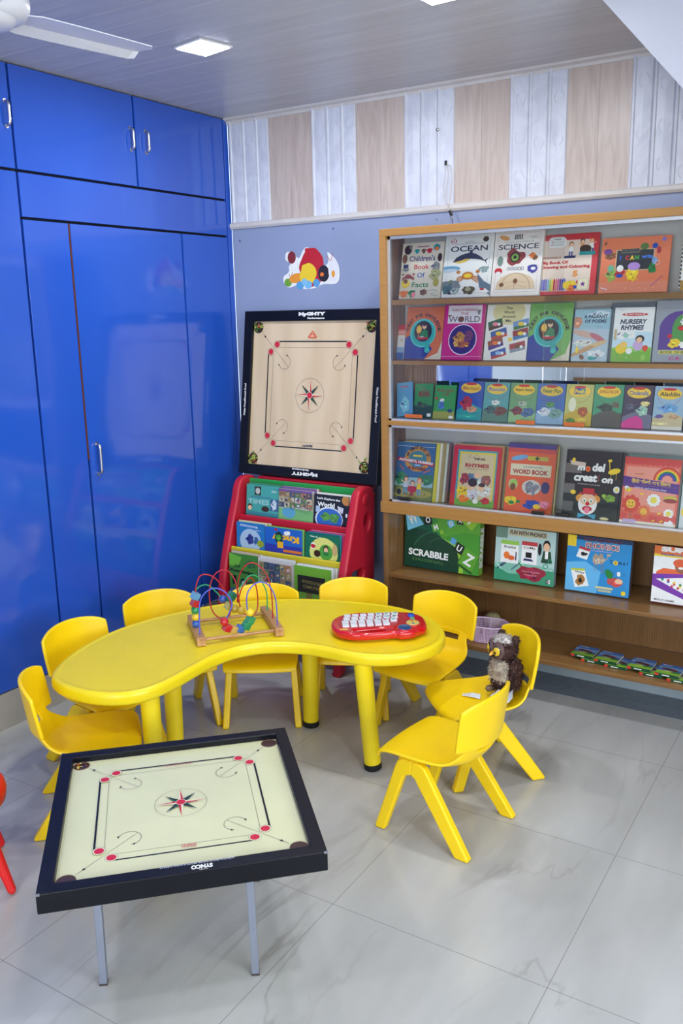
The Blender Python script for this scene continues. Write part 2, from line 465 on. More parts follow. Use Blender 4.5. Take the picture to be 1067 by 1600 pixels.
# ------------------------------------------------------------------ room
def floor_mat():
    mt = bpy.data.materials.new('polished_marble_tile'); mt.use_nodes = True
    nt = mt.node_tree; N = nt.nodes; L = nt.links; b = N['Principled BSDF']
    tc = N.new('ShaderNodeTexCoord')
    mp = N.new('ShaderNodeMapping'); mp.inputs['Rotation'].default_value = (0, 0, radians(28)); mp.inputs['Scale'].default_value = (1.0, 0.26, 1)
    L.new(tc.outputs['Object'], mp.inputs['Vector'])
    n1 = N.new('ShaderNodeTexNoise'); n1.inputs['Scale'].default_value = 2.6; n1.inputs['Detail'].default_value = 8; n1.inputs['Distortion'].default_value = 0.7
    L.new(mp.outputs[0], n1.inputs['Vector'])
    # veins: |noise-0.5| small
    sb = N.new('ShaderNodeMath'); sb.operation = 'SUBTRACT'; sb.inputs[1].default_value = 0.5; L.new(n1.outputs['Fac'], sb.inputs[0])
    ab = N.new('ShaderNodeMath'); ab.operation = 'ABSOLUTE'; L.new(sb.outputs[0], ab.inputs[0])
    mr = N.new('ShaderNodeMapRange'); mr.inputs['From Min'].default_value = 0.0; mr.inputs['From Max'].default_value = 0.014
    mr.inputs['To Min'].default_value = 1; mr.inputs['To Max'].default_value = 0; L.new(ab.outputs[0], mr.inputs['Value'])
    n3 = N.new('ShaderNodeTexNoise'); n3.inputs['Scale'].default_value = 5.0; n3.inputs['Detail'].default_value = 5; L.new(mp.outputs[0], n3.inputs['Vector'])
    gt = N.new('ShaderNodeMapRange'); gt.inputs['From Min'].default_value = 0.42; gt.inputs['From Max'].default_value = 0.75; L.new(n3.outputs['Fac'], gt.inputs['Value'])
    vm = N.new('ShaderNodeMath'); vm.operation = 'MULTIPLY'; L.new(mr.outputs[0], vm.inputs[0]); L.new(gt.outputs[0], vm.inputs[1])
    n2 = N.new('ShaderNodeTexNoise'); n2.inputs['Scale'].default_value = 5.5; n2.inputs['Detail'].default_value = 8; L.new(mp.outputs[0], n2.inputs['Vector'])
    cr = N.new('ShaderNodeValToRGB'); cr.color_ramp.elements[0].position = 0.3; cr.color_ramp.elements[1].position = 0.7
    cr.color_ramp.elements[0].color = C3((168, 167, 162)); cr.color_ramp.elements[1].color = C3((188, 187, 183))
    L.new(n2.outputs['Fac'], cr.inputs[0])
    m1 = N.new('ShaderNodeMix'); m1.data_type = 'RGBA'; L.new(vm.outputs[0], m1.inputs[0]); L.new(cr.outputs[0], m1.inputs[6]); m1.inputs[7].default_value = C3((152, 149, 142))
    # grout grid
    sx = N.new('ShaderNodeSeparateXYZ'); L.new(tc.outputs['Object'], sx.inputs[0])
    outs = []
    for ax, off in (('X', GX), ('Y', GY)):
        a = N.new('ShaderNodeMath'); a.operation = 'SUBTRACT'; a.inputs[1].default_value = off; L.new(sx.outputs[ax], a.inputs[0])
        d = N.new('ShaderNodeMath'); d.operation = 'DIVIDE'; d.inputs[1].default_value = GT; L.new(a.outputs[0], d.inputs[0])
        r = N.new('ShaderNodeMath'); r.operation = 'ROUND'; L.new(d.outputs[0], r.inputs[0])
        u = N.new('ShaderNodeMath'); u.operation = 'SUBTRACT'; L.new(d.outputs[0], u.inputs[0]); L.new(r.outputs[0], u.inputs[1])
        q = N.new('ShaderNodeMath'); q.operation = 'ABSOLUTE'; L.new(u.outputs[0], q.inputs[0])
        g = N.new('ShaderNodeMath'); g.operation = 'LESS_THAN'; g.inputs[1].default_value = 0.0016; L.new(q.outputs[0], g.inputs[0]); outs.append(g)
    mx = N.new('ShaderNodeMath'); mx.operation = 'MAXIMUM'; L.new(outs[0].outputs[0], mx.inputs[0]); L.new(outs[1].outputs[0], mx.inputs[1])
    m2 = N.new('ShaderNodeMix'); m2.data_type = 'RGBA'; L.new(mx.outputs[0], m2.inputs[0]); L.new(m1.outputs[2], m2.inputs[6]); m2.inputs[7].default_value = C3((136, 134, 130))
    L.new(m2.outputs[2], b.inputs['Base Color'])
    b.inputs['Roughness'].default_value = 0.2; b.inputs['Specular IOR Level'].default_value = 0.45
    return mt
GX, GY, GT = 2.4046, -1.2661, 0.637
def ceil_mat():
    mt = bpy.data.materials.new('ceiling_panels'); mt.use_nodes = True
    nt = mt.node_tree; N = nt.nodes; L = nt.links; b = N['Principled BSDF']
    tc = N.new('ShaderNodeTexCoord'); mp = N.new('ShaderNodeMapping'); mp.inputs['Scale'].default_value = (0.5, 7, 1)
    L.new(tc.outputs['Object'], mp.inputs[0])
    nz = N.new('ShaderNodeTexNoise'); nz.inputs['Scale'].default_value = 4; nz.inputs['Detail'].default_value = 6; L.new(mp.outputs[0], nz.inputs[0])
    cr = N.new('ShaderNodeValToRGB'); cr.color_ramp.elements[0].position = 0.3; cr.color_ramp.elements[1].position = 0.7
    cr.color_ramp.elements[0].color = C3((184, 184, 186)); cr.color_ramp.elements[1].color = C3((199, 198, 200)); L.new(nz.outputs[0], cr.inputs[0])
    L.new(cr.outputs[0], b.inputs['Base Color']); b.inputs['Roughness'].default_value = 0.35
    return mt
def flat(name, rgb, rough=0.6, noise=0.05, nscale=3, bump=0.0): return mk(name, rgb, rough=rough, noise=noise, nscale=nscale, bump=bump, bscale=180)
M_wall = flat('blue_grey_painted_board', (147, 159, 189), 0.42, 0.04, 2.5)
M_wallw = flat('white_painted_wall', (205, 208, 212), 0.7)
M_beige = flat('beige_skirting_tile', (176, 170, 160), 0.3, 0.08, 8)
M_skirt = flat('grey_blue_skirting_tile', (168, 182, 190), 0.25, 0.08, 6)
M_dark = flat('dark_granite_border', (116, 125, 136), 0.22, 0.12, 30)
M_trimw = flat('white_plastic_trim', (214, 208, 202), 0.4, 0.06, 12)
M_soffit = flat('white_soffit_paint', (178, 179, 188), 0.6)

fl = MB().box(-0.7, XR, YF, 0, -0.08, 0).build('floor', floor_mat()); struct(fl, 'polished grey marble floor tiles')
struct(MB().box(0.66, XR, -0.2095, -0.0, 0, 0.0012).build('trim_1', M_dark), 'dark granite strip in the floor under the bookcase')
# ceiling: plastic planks with joints, running along the back wall
cb = MB(); y = 0.0; i = 0
while y > YF:
    y2 = max(y - 0.125, YF)
    cb.prism([(y, H + 0.05), (y, H + 0.001), (y - 0.002, H), (y2 + 0.002, H), (y2, H + 0.001), (y2, H + 0.05)], 0, -0.7, XR)
    y = y2; i += 1
struct(cb.build('ceiling', ceil_mat()), 'pale grey plank ceiling')

# back wall: painted boards below, plastic cladding panels above a white moulding
wb = MB().box(0, XR, 0.0, 0.1, 0, H)
wall_back = struct(wb.build('wall_back', M_wall), 'blue grey painted wall board')
ZS = 2.107
def clad_mat(name, c1, c2, sc):
    mt = bpy.data.materials.new(name); mt.use_nodes = True
    N = mt.node_tree.nodes; L = mt.node_tree.links; b = N['Principled BSDF']
    tc = N.new('ShaderNodeTexCoord'); mp = N.new('ShaderNodeMapping'); mp.inputs['Scale'].default_value = sc; L.new(tc.outputs['Object'], mp.inputs[0])
    nz = N.new('ShaderNodeTexNoise'); nz.inputs['Scale'].default_value = 3.5; nz.inputs['Detail'].default_value = 4; nz.inputs['Distortion'].default_value = 1.8; L.new(mp.outputs[0], nz.inputs[0])
    cr = N.new('ShaderNodeValToRGB'); cr.color_ramp.elements[0].position = 0.35; cr.color_ramp.elements[1].position = 0.62
    cr.color_ramp.elements[0].color = C3(c1); cr.color_ramp.elements[1].color = C3(c2); L.new(nz.outputs[0], cr.inputs[0])
    L.new(cr.outputs[0], b.inputs['Base Color']); b.inputs['Roughness'].default_value = 0.35
    return mt
M_cwood = clad_mat('wood_print_cladding', (190, 172, 160), (204, 188, 176), (8, 8, 0.9))
M_cwhite = clad_mat('white_swirl_cladding', (206, 208, 218), (220, 222, 230), (2.5, 2.5, 1.6))
a0, aw = 0.2579, 0.2531
rn = random.Random(3)
def white_bay(x0, x1, n=3):
    mb = MB(); w = (x1 - x0) / n
    for i in range(n):
        X = x0 + i * w
        mb.prism([(X, 0.0), (X, -0.006), (X + 0.004, -0.012), (X + 0.012, -0.012), (X + 0.016, -0.008), (X + w * 0.55, -0.0095), (X + w - 0.006, -0.008), (X + w - 0.002, -0.003), (X + w, 0.0)], 2, ZS, H, 'w')
    o = mb.build('white_cladding', M_cwhite, wall_back)
    o['label'] = 'white grooved plastic cladding'
    # raised silver swirls
    sw = MB()
    for i in range(n):
        X = x0 + (i + 0.5) * w
        for q in range(3):
            zc = ZS + 0.08 + q * 0.16 + rn.uniform(-.02, .02); sg = rn.choice((-1, 1)); pts = []
            for k_ in range(22):
                t = k_ / 21; ang = sg * t * 5.2; r = 0.034 * (1 - 0.8 * t)
                pts.append((X + r * cos(ang) * 0.8, -0.0092, zc + r * sin(ang) * 1.3))
            for A, B_ in zip(pts[:-1], pts[1:]):
                dx = B_[0] - A[0]; dz = B_[2] - A[2]; Lq = sqrt(dx * dx + dz * dz) or 1; h_ = 0.0028
                nx, nz_ = -dz / Lq * h_, dx / Lq * h_
                sw.add([(A[0] - nx, A[1], A[2] - nz_), (B_[0] - nx, B_[1], B_[2] - nz_), (B_[0] + nx, B_[1], B_[2] + nz_), (A[0] + nx, A[1], A[2] + nz_)], [(0, 1, 2, 3)])
    sw.build('swirl_relief', M_swirl, o)
M_swirl = flat('silver_swirl_print', (211, 213, 223), 0.16, 0.05, 20)
x = a0 - (0.5 - aw)
white_bay(0.012, a0, 3)
k = 0
while a0 + k * 0.5 < XR:
    X = a0 + k * 0.5
    o = MB().box(X, min(X + aw / 2 - 0.0008, XR), -0.006, 0, ZS, H).box(min(X + aw / 2, XR - .01), min(X + aw, XR), -0.006, 0, ZS, H).build('wood_cladding', M_cwood, wall_back)
    o['label'] = 'beige wood print plastic cladding'
    if X + 0.5 < XR: white_bay(X + aw, X + 0.5, 3)
    k += 1
tr = MB()
tr.prism([(0.0, ZS - 0.018), (-0.012, ZS - 0.018), (-0.02, ZS - 0.008), (-0.02, ZS + 0.006), (-0.014, ZS + 0.012), (0.0, ZS + 0.012)], 0, 0.0, XR)
struct(tr.build('trim_2', M_trimw), 'white moulding below the wall cladding')
tr = MB()
tr.prism([(0.0, H), (-0.035, H), (-0.03, H - 0.008), (-0.012, H - 0.014), (-0.01, H - 0.026), (0.0, H - 0.028)], 0, 0.0, XR)
struct(tr.build('trim_3', M_ctrim if False else M_trimw), 'thin white cornice strip')
# joint between two wall boards, small nails in the boards
mj = MB().box(1.2465, 1.2490, -0.0012, 0.0, 1.2, ZS - 0.018, (90, 95, 115))
mj.build('board_joint', M_paint, wall_back)
for (X, Z) in ((0.05, 2.03), (0.62, 2.055), (1.17, 2.06), (0.9, 1.965)):
    mb = MB(); mb.tube([(X, 0, Z), (X, -0.005, Z)], 0.0045, 10, (90, 90, 100)); mb.build('nail_head', M_chrome, wall_back)
# left wall (behind the wardrobe) and its skirting; right and rear walls with windows
struct(MB().box(-0.7, -0.6, YF, 0.1, 0, H).build('wall_left', M_wallw))
struct(MB().box(-0.012, 0.0, -3.9, 0, 0, 0.1547).build('baseboard_left', M_beige), 'beige tile plinth under the blue wardrobe')
struct(MB().box(0.0, XR, -0.008, 0.0, 0, 0.15).build('baseboard_back', M_skirt), 'blue grey skirting tile')
struct(MB().box(-0.6, 0.0, YF, -3.95, 0, H).build('wall_left_pier', M_wallw) if False else MB().box(-0.6, -0.02, YF, -3.95, 0, H).build('wall_pier', M_wallw))
def wall_with_window(name, axis, pos, th, a0_, a1_, w0, w1, z0, z1):
    mb = MB()
    def bx(u0, u1, q0, q1):
        if axis == 0: mb.box(pos, pos + th, u0, u1, q0, q1)
        else: mb.box(u0, u1, pos, pos + th, q0, q1)
    bx(a0_, w0, 0, H); bx(w1, a1_, 0, H); bx(w0, w1, 0, z0); bx(w0, w1, z1, H)
    return struct(mb.build(name, M_wallw))
wall_with_window('wall_right', 0, XR, 0.12, YF, 0.1, -4.5, -1.9, 0.8, 2.3)
wall_with_window('wall_front', 1, YF - 0.12, 0.12, -0.6, XR + 0.12, 1.6, 4.2, 0.7, 2.3)
def window(name, axis, pos, w0, w1, z0, z1):
    mb = MB(); f = 0.05; n = 3
    def bx(u0, u1, q0, q1):
        if axis == 0: mb.box(pos, pos + 0.05, u0, u1, q0, q1)
        else: mb.box(u0, u1, pos, pos + 0.05, q0, q1)
    bx(w0, w1, z0, z0 + f); bx(w0, w1, z1 - f, z1)
    for i in range(n + 1):
        u = w0 + (w1 - w0 - f) * i / n
        bx(u, u + f, z0 + f, z1 - f)
    o = struct(mb.build(name, M_alu))
window('window_1', 0, XR - 0.05, -4.5, -1.9, 0.8, 2.3)
window('window_2', 1, YF, 1.6, 4.2, 0.7, 2.3)
# sloping soffit panel hanging from the ceiling at the right
P1, P2 = (2.113, 2.582), (2.367, 2.294)
dz = (P2[1] - P1[1]) / (P2[0] - P1[0])
xt = P1[0] + (H - P1[1]) / dz
x2 = 3.1; z2 = P1[1] + dz * (x2 - P1[0])
struct(MB().prism([(xt, H), (x2, z2), (XR, z2), (XR, H)], 1, -0.79, -0.755).build('trim_4', M_soffit), 'white sloping panel at the ceiling on the right')
# whiteboard on the far left wall, seen only as a mirror reflection
wbd = thing('whiteboard', 'white board in a thin wooden frame on the wall behind', 'board', (0.9, YF, 1.4))
MB().box(-1.0, 0.6, 0.0, 0.015, -0.5, 0.5).build('panel', M_white, wbd)
mb = MB(); mb.box(-1.04, 0.64, 0, 0.03, -0.54, -0.5).box(-1.04, 0.64, 0, 0.03, 0.5, 0.54).box(-1.04, -1.0, 0, 0.03, -0.5, 0.5).box(0.6, 0.64, 0, 0.03, -0.5, 0.5)
mb.build('frame', M_bframe, wbd)

# ------------------------------------------------------------------ ceiling lights, fan
M_led = mk('led_diffuser', (255, 255, 255), rough=0.4, emit=((235, 240, 255), 22.0))
def downlight(x, y, rz, label, power=9):
    t = thing('ceiling_light', label, 'light', (x, y, H), rz, 'square panel lights in the ceiling')
    MB().box(-0.078, 0.078, -0.076, 0.076, -0.006, 0).build('frame', M_white, t, bevel=0.002)
    MB().box(-0.07, 0.07, -0.066, 0.066, -0.0085, -0.006).build('diffuser', M_led, t)
    l = bpy.data.lights.new('lamp', 'AREA'); l.shape = 'SQUARE'; l.size = 0.14; l.energy = power; l.color = (0.92, 0.95, 1.0)
    o = bpy.data.objects.new('lamp', l); COL.objects.link(o); o.parent = t; o.location = (0, 0, -0.012)
    return t
downlight(0.724, -1.03, radians(-12), 'bright square panel light in the ceiling, above the blue wardrobe')
downlight(1.684, -1.035, radians(-4), 'square panel light cut off by the top edge of the photo')
downlight(2.65, -2.4, 0, 'square panel light in the ceiling behind the viewpoint')
downlight(0.9, -3.4, 0, 'square panel light near the left wall behind the viewpoint')

fan = thing('ceiling_fan', 'white ceiling fan with one blade reaching into the top left corner', 'fan', (0.962, -2.185, 2.432))
FZ = 0.0
mb = MB().lathe([(0.001, -0.055), (0.05, -0.055), (0.085, -0.048), (0.092, -0.038), (0.096, -0.036), (0.118, -0.03), (0.128, -0.012), (0.13, 0.006), (0.122, 0.012), (0.13, 0.02), (0.125, 0.04), (0.09, 0.055), (0.03, 0.06), (0.001, 0.06)], 48, 'w')
mb.build('motor_housing', M_white, fan)
mb = MB().tube([(0, 0, 0.05), (0, 0, H - 2.42)], 0.012, 12, 'w'); mb.lathe([(0.001, 0.2), (0.05, 0.2), (0.055, 0.17), (0.02, 0.14), (0.012, 0.14)], 24, 'w')
mb.build('down_rod', M_white, fan)
def blade(ang):
    mb = MB(); c, s_ = cos(ang), sin(ang)
    prof = [(-0.077, -0.009), (0.028, -0.003), (0.068, -0.017)]      # across: lower lip, fold, far edge
    st = [(0.10, 0.75), (0.14, 1.0), (0.25, 1.0), (0.49, 0.85), (0.505, 0.6)]
    vs = []
    for (r, k_) in st:
        for (u, z) in prof: vs.append((r * c - u * k_ * s_, r * s_ + u * k_ * c, z - 0.012))
    for (r, k_) in st:
        for (u, z) in prof: vs.append((r * c - u * k_ * s_, r * s_ + u * k_ * c, z - 0.0095))
    n = len(st); fs = []
    for i in range(n - 1):
        for j in range(2):
            a = i * 3 + j; fs.append((a, a + 1, a + 4, a + 3)); b = a + n * 3; fs.append((b, b + 3, b + 4, b + 1))
        for j in (0, 2):
            a = i * 3 + j; fs.append((a, a + 3, a + 3 + n * 3, a + n * 3))
    for j in range(2):
        for e in (0, (n - 1) * 3):
            a = e + j; fs.append((a, a + 1, a + 1 + n * 3, a + n * 3))
    mb.add(vs, fs, False, 'w')
    o = mb.build('blade', M_white, fan)
    for u in (-0.004, 0.024):
        q = MB().ball((0.165 * c - u * s_, 0.165 * s_ + u * c, -0.014), 0.006, 10, 'w', 0.5); q.build('screw', M_white, o)
for ang in (81, 201, 321): blade(radians(ang))

# ------------------------------------------------------------------ blue wardrobe built along the left wall
wd = thing('wardrobe', 'tall glossy blue built-in wardrobe covering the left wall', 'wardrobe', (0, 0, 0.155))
ZB = 0.155
def lz(z): return z - ZB
v0, v1, v2, v3, vs_ = -1.3249, -1.0862, -0.3906, -0.0385, -0.6633
h1, h2 = 2.229, 2.0518
MB().box(-0.6, -0.0195, -3.9, -0.001, 0, H - ZB - 0.002).build('carcass', M_gap, wd)
def door(nm, ya, yb, za, zb, handles=(), g=0.0058, gz=0.0055, label=None):
    o = MB().box(-0.019, 0.0, ya + g, yb - g, lz(za) + gz, lz(zb) - gz).build(nm, M_blue, wd, bevel=0.0012)
    if label: o['label'] = label
    for (hy, ha, hb) in handles:
        mb = MB(); ha = lz(ha); hb = lz(hb)
        pts = [(0.0, hy, ha + .004), (0.012, hy, ha + .004), (0.019, hy, ha + 0.006), (0.023, hy, ha + 0.013), (0.0235, hy, ha + .03), (0.0235, hy, hb - .03), (0.023, hy, hb - 0.013), (0.019, hy, hb - 0.006), (0.012, hy, hb - .004), (0.0, hy, hb - .004)]
        mb.tube(spline(pts, 3), 0.0062, 12, 'e')
        for z in (ha, hb): mb.lathe([(0.0001, 0), (0.009, 0), (0.009, 0.004), (0.0001, 0.004)], 14, 'e', True)  if False else mb.tube([(0, hy, z), (0.004, hy, z)], 0.009, 14, 'e')
        mb.build('handle', M_chrome, o)
    return o
HU = (2.386, 2.476)
door('panel', v3, -0.0015, ZB, H, g=0.002, label='narrow blue filler strip beside the corner')
door('door', vs_, v3, h1, H, [(-0.60, *HU)])
door('door', v0, vs_, h1, H, [(-0.695, *HU)])
door('door', -2.0, v0, h1, H, [(-1.353, *HU)])
door('door', -2.65, -2.0, h1, H, [(-2.06, *HU)]); door('door', -3.25, -2.65, h1, H, [(-3.2, *HU)]); door('door', -3.9, -3.25, h1, H, [(-3.3, *HU)])
door('panel', v0, v3, h2, h1, g=0.0058, label='long blue fascia panel between upper and lower doors')
door('panel', v2, v3, ZB, h2)
door('door', v1, v2, ZB, h2, [(-1.038, 0.978, 1.113)])
door('panel', v0, v1, ZB, h2)
door('door', -2.0, v0, ZB, h1, [(-1.94, 0.98, 1.115)])
door('door', -2.72, -2.0, ZB, h1, [(-2.67, 1.12, 1.26)]); door('door', -3.4, -2.72, ZB, h1, [(-2.77, 1.12, 1.26)]); door('door', -3.9, -3.4, ZB, h1)
# rusty brown strip along the hinge side of the tall door
mb = MB().box(-0.016, -0.0005, v1 - 0.0035, v1 + 0.0035, lz(1.05), lz(h2) - 0.006, (96, 48, 30)); mb.build('hinge_strip', M_paint, wd)['label'] = 'rust brown strip in the joint'

# ------------------------------------------------------------------ bookcase
D = 0.3654; b0 = 1.0768; BT = 1.9977; XE = 3.35
bc = thing('bookcase', 'large wooden bookcase with sliding glass fronts and open lower shelves', 'bookcase', (b0, 0, 0.1932))
def bx_(nm, mat, x0, x1, y0, y1, z0, z1, bevel=0.0015, label=None, parent=None):
    o = MB().box(x0 - b0, x1 - b0, y0, y1, z0 - 0.1932, z1 - 0.1932).build(nm, mat, parent or bc, bevel=bevel)
    if label: o['label'] = label
    return o
zr1t, zr1b, zr2t, zr2b = 1.1907, 1.1715, 0.8253, 0.7754
bx_('front_frame', M_bframe, b0, b0 + 0.03, -D, -D + 0.022, 0.7754, BT, label='yellowish oak front stile')
bx_('front_frame', M_bframe, b0, XE, -D - 0.001, -D + 0.022, BT - 0.028, BT + 0.002, label='yellowish oak top rail')
bx_('front_frame', M_bframe, b0 + 0.03, XE, -D, -D + 0.022, zr1b, zr1t, label='yellowish oak middle rail')
bx_('front_frame', M_bframe, b0 - 0.004, XE, -D - 0.006, -D + 0.022, zr2b, zr2t, label='yellowish oak lower rail')
bx_('top_panel', M_bframe, b0, XE, -D + 0.02, -0.0, BT - 0.02, BT)
bx_('side_panel', M_binner, b0 + 0.002, b0 + 0.028, -D + 0.022, -0.0, zr2t, BT - 0.02)
bx_('side_panel', M_bdark, b0 + 0.004, b0 + 0.03, -D + 0.002, -0.0, 0.1932, zr2b, label='dark teak lower side panel')
bx_('back_panel', M_bback, b0 + 0.028, XE, -0.187, -0.18, 1.4535, BT - 0.02, label='pale back board of the upper glazed section')
bx_('back_panel', M_binner, b0 + 0.028, 1.262, -0.187, -0.18, zr1t, 1.433, label='small wooden back board beside the mirror')
bx_('mirror_back', M_mirror, 1.262, XE, -0.187, -0.18, zr1t, 1.433, bevel=0, label='mirror behind the row of small books')
bx_('back_panel', M_bback, b0 + 0.028, XE, -0.187, -0.18, zr2t, zr1b, label='pale back board of the lower glazed section')
bx_('back_panel', M_bdark, b0 + 0.03, XE, -0.014, -0.002, 0.2134, zr2b, label='dark teak back board of the open shelves')
bx_('shelf', M_bframe, b0 + 0.028, XE, -0.333, -0.187, 1.686, 1.708)
bx_('shelf', M_bframe, b0 + 0.028, XE, -0.333, -0.187, 1.433, 1.451)
bx_('shelf', M_alu, b0 + 0.03, XE, -D + 0.022, -0.187, zr1b, 1.2, label='pale shelf behind the middle rail')
bx_('shelf', M_bback, b0 + 0.03, XE, -D + 0.022, -0.187, zr2b + 0.02, 0.8245, label='pale shelf of the lower glazed section')
bx_('shelf', M_bshelf, b0 + 0.03, XE, -D, -0.014, 0.4735, 0.4901, label='open teak shelf carrying the game boxes')
bx_('shelf', M_bshelf, b0 + 0.004, XE, -D, -0.014, 0.1932, 0.2134, label='lowest open teak shelf')
def track(x0, x1, z0, z1, y=-D + 0.0225, nm='aluminium_track'):
    mb = MB(); w = 0.012
    for (A, B_, Cc, Dd) in ((x0, x1, z0, z0 + 0.008), (x0, x1, z1 - w, z1), (x0, x0 + w, z0, z1)):
        mb.box(A - b0, B_ - b0, y - 0.003, y + 0.016, Cc - 0.1932, Dd - 0.1932, 'e')
    mb.build(nm, M_alu, bc)
track(b0 + 0.03, XE, zr1t, BT - 0.028); track(b0 + 0.03, XE, zr2t, zr1b)
def glass(x0, x1, z0, z1, y, grips, gc):
    o = bx_('glass_pane', M_glass, x0, x1, y, y + 0.004, z0, z1, bevel=0)
    for (gx0, gx1, gz) in grips:
        g = MB().box(gx0 - b0, gx1 - b0, y - 0.007, y - 0.0003, gz - 0.1932, gz + 0.016 - 0.1932, gc).build('finger_grip', M_paint, o, bevel=0.002)
OR = (176, 88, 36)
glass(b0 + 0.04, 1.875, zr1t + 0.008, BT - 0.04, -0.345, [(1.187, 1.272, 1.206), (1.697, 1.778, 1.203)], OR)
glass(1.80, XE, zr1t + 0.008, BT - 0.04, -0.337, [(1.894, 1.976, 1.203)], OR)
glass(b0 + 0.04, 1.877, zr2t + 0.008, zr1b - 0.012, -0.345, [(1.159, 1.211, 0.833), (1.775, 1.827, 0.833)], (26, 22, 22))
glass(1.80, XE, zr2t + 0.008, zr1b - 0.012, -0.337, [(1.873, 1.928, 0.833)], (26, 22, 22))
# ------------------------------------------------------------------ books
def book(name, label, x0, x1, zb, h, t, yb, kk, art=None, base='w', group=None, roll=0.0, cat='book', back=None, pages=(225, 215, 190), spine=None, board=0.0015, av=0.0):
    w = x1 - x0; th = atan(kk)
    T = thing(name, label, cat, ((x0 + x1) / 2, yb, zb + t * sin(th) + abs(w / 2 * sin(roll)) + 0.0004), group=group)
    T.rotation_euler = Matrix.Rotation(-th, 3, 'X').to_4x4().to_euler() if not roll else (Matrix.Rotation(-th, 3, 'X') @ Matrix.Rotation(roll, 3, 'Y')).to_4x4().to_euler()
    mb = MB(); hw = w / 2
    mb.box(-hw, hw, 0, board, 0, h, base)
    mb.box(-hw, hw, t - board, t, 0, h, back or base)
    mb.box(-hw, -hw + board, 0, t, 0, h, spine or base)
    if art:
        A = Art(mb, -hw, h * av, w, h * (1 - av), -0.0002); A.run(art)
    mb.build('cover', M_print, T, fix=False)
    if t > 2 * board + 0.0005:
        MB().box(-hw + board, hw - 0.002, board, t - board, 0.002, h - 0.002, pages).build('pages', M_paper, T)
    return T
_rb = random.Random(11)
def behind(n, label, x0, x1, zb, h, yb, kk, t0, colours, dx=0.006, group=None, tt=0.005):
    """the rest of a pile: each book a thing of its own, leaning behind the front one, showing edge and top"""
    y = yb + t0 / cos(atan(kk)) + 0.0008
    for i in range(n):
        c = colours[i % len(colours)]
        ox = dx * (i + 1)
        book('book', label % ORD[i], x0 + ox, x1 + ox, zb, h + _rb.uniform(-.004, .006), tt, y, kk, None, c, group=group)
        y += tt / cos(atan(kk)) + 0.0008
ORD = ['first', 'second', 'third', 'fourth', 'fifth', 'sixth']

PH = [(70, 90, 120), (150, 130, 90), (90, 120, 80), (190, 180, 150), (60, 70, 90), (170, 110, 80), (200, 200, 205)]
def quest(base, txt):
    return [('r', 0, 0, 1, 1, base), ('p', [(0, 0), (.55, 0), (.75, .2), (.4, .5), (.1, .45), (0, .4)], (40, 60, 150)),
            ('p', [(.55, 0), (1, 0), (1, .36), (.9, .12)], 'v'), ('l', [(.6, .04), (.93, .04), (.93, .5)], .003, 'k'),
            ('arc', 'QUEST FOR KNOWLEDGE', .47, .5, .44, 175, 5, .085, (60, 40, 40)),
            ('e', .47, .5, .35, .35, (40, 170, 165)), ('ring', .47, .5, .31, .335, (100, 210, 200)),
            ('p', [(.55, .3), (.68, .3), (.66, .12), (.56, .14)], (40, 170, 165)), ('e', .62, .17, .07, .06, (60, 190, 180)),
            ('e', .47, .53, .24, .25, (40, 25, 30)), ('e', .36, .57, .07, .1, (240, 190, 70)), ('r', .34, .42, .37, .52, (200, 120, 50)),
            ('p', [(.36, .41), (.62, .41), (.6, .54), (.5, .58), (.42, .5)], (40, 130, 70)), ('e', .5, .63, .06, .07, 's'), ('e', .5, .67, .065, .045, 'h'),
            ('r', .34, .38, .62, .42, 'r'), ('r', .4, .42, .5, .435, 'w'),
            ('l', [(.17, .9), (.22, .94), (.26, .9), (.3, .95), (.36, .9), (.4, .95)], .003, 'k')]
ART = {}
ART['child'] = [('r', 0, 0, 1, 1, (222, 212, 190)), ('r', .36, .92, .64, .935, (150, 60, 90)), ('t', "Children's", .5, .72, .62, .1, (50, 40, 110)),
                ('t', 'Book', .5, .57, .36, .085, 'r'), ('t', 'Of', .5, .42, .18, .085, (40, 90, 170)), ('t', 'Facts', .5, .25, .4, .09, (40, 120, 70)),
                ('e', .14, .88, .09, .1, 'h'), ('e', .2, .93, .04, .05, 'e'), ('blob', .36, .85, .06, .05, 't'), ('blob', .52, .85, .05, .05, 'n'), ('blob', .66, .85, .07, .05, 'r'), ('e', .83, .9, .08, .07, 't'), ('e', .83, .88, .05, .04, 'o'),
                ('e', .08, .72, .06, .1, 'n'), ('r', .06, .55, .18, .62, 'u'), ('blob', .12, .52, .09, .03, 'e'), ('e', .92, .72, .05, .09, 'h'), ('blob', .84, .57, .11, .09, 'e', 3), ('crab', .2, .4, .13, (150, 50, 50)), ('blob', .84, .42, .13, .1, (170, 170, 120), 5),
                ('e', .15, .27, .1, .09, 'y'), ('e', .15, .31, .05, .05, 'n'), ('e', .88, .28, .07, .09, (170, 160, 70)), ('blob', .12, .09, .11, .07, 'o'), ('blob', .32, .09, .08, .08, 'g'), ('e', .36, .07, .05, .06, 'q'), ('blob', .6, .11, .08, .07, 'n', 8), ('l', [(.7, .13), (.8, .15), (.92, .14), (.85, .09), (.78, .07), (.88, .04), (.94, .05)], .006, 't')]
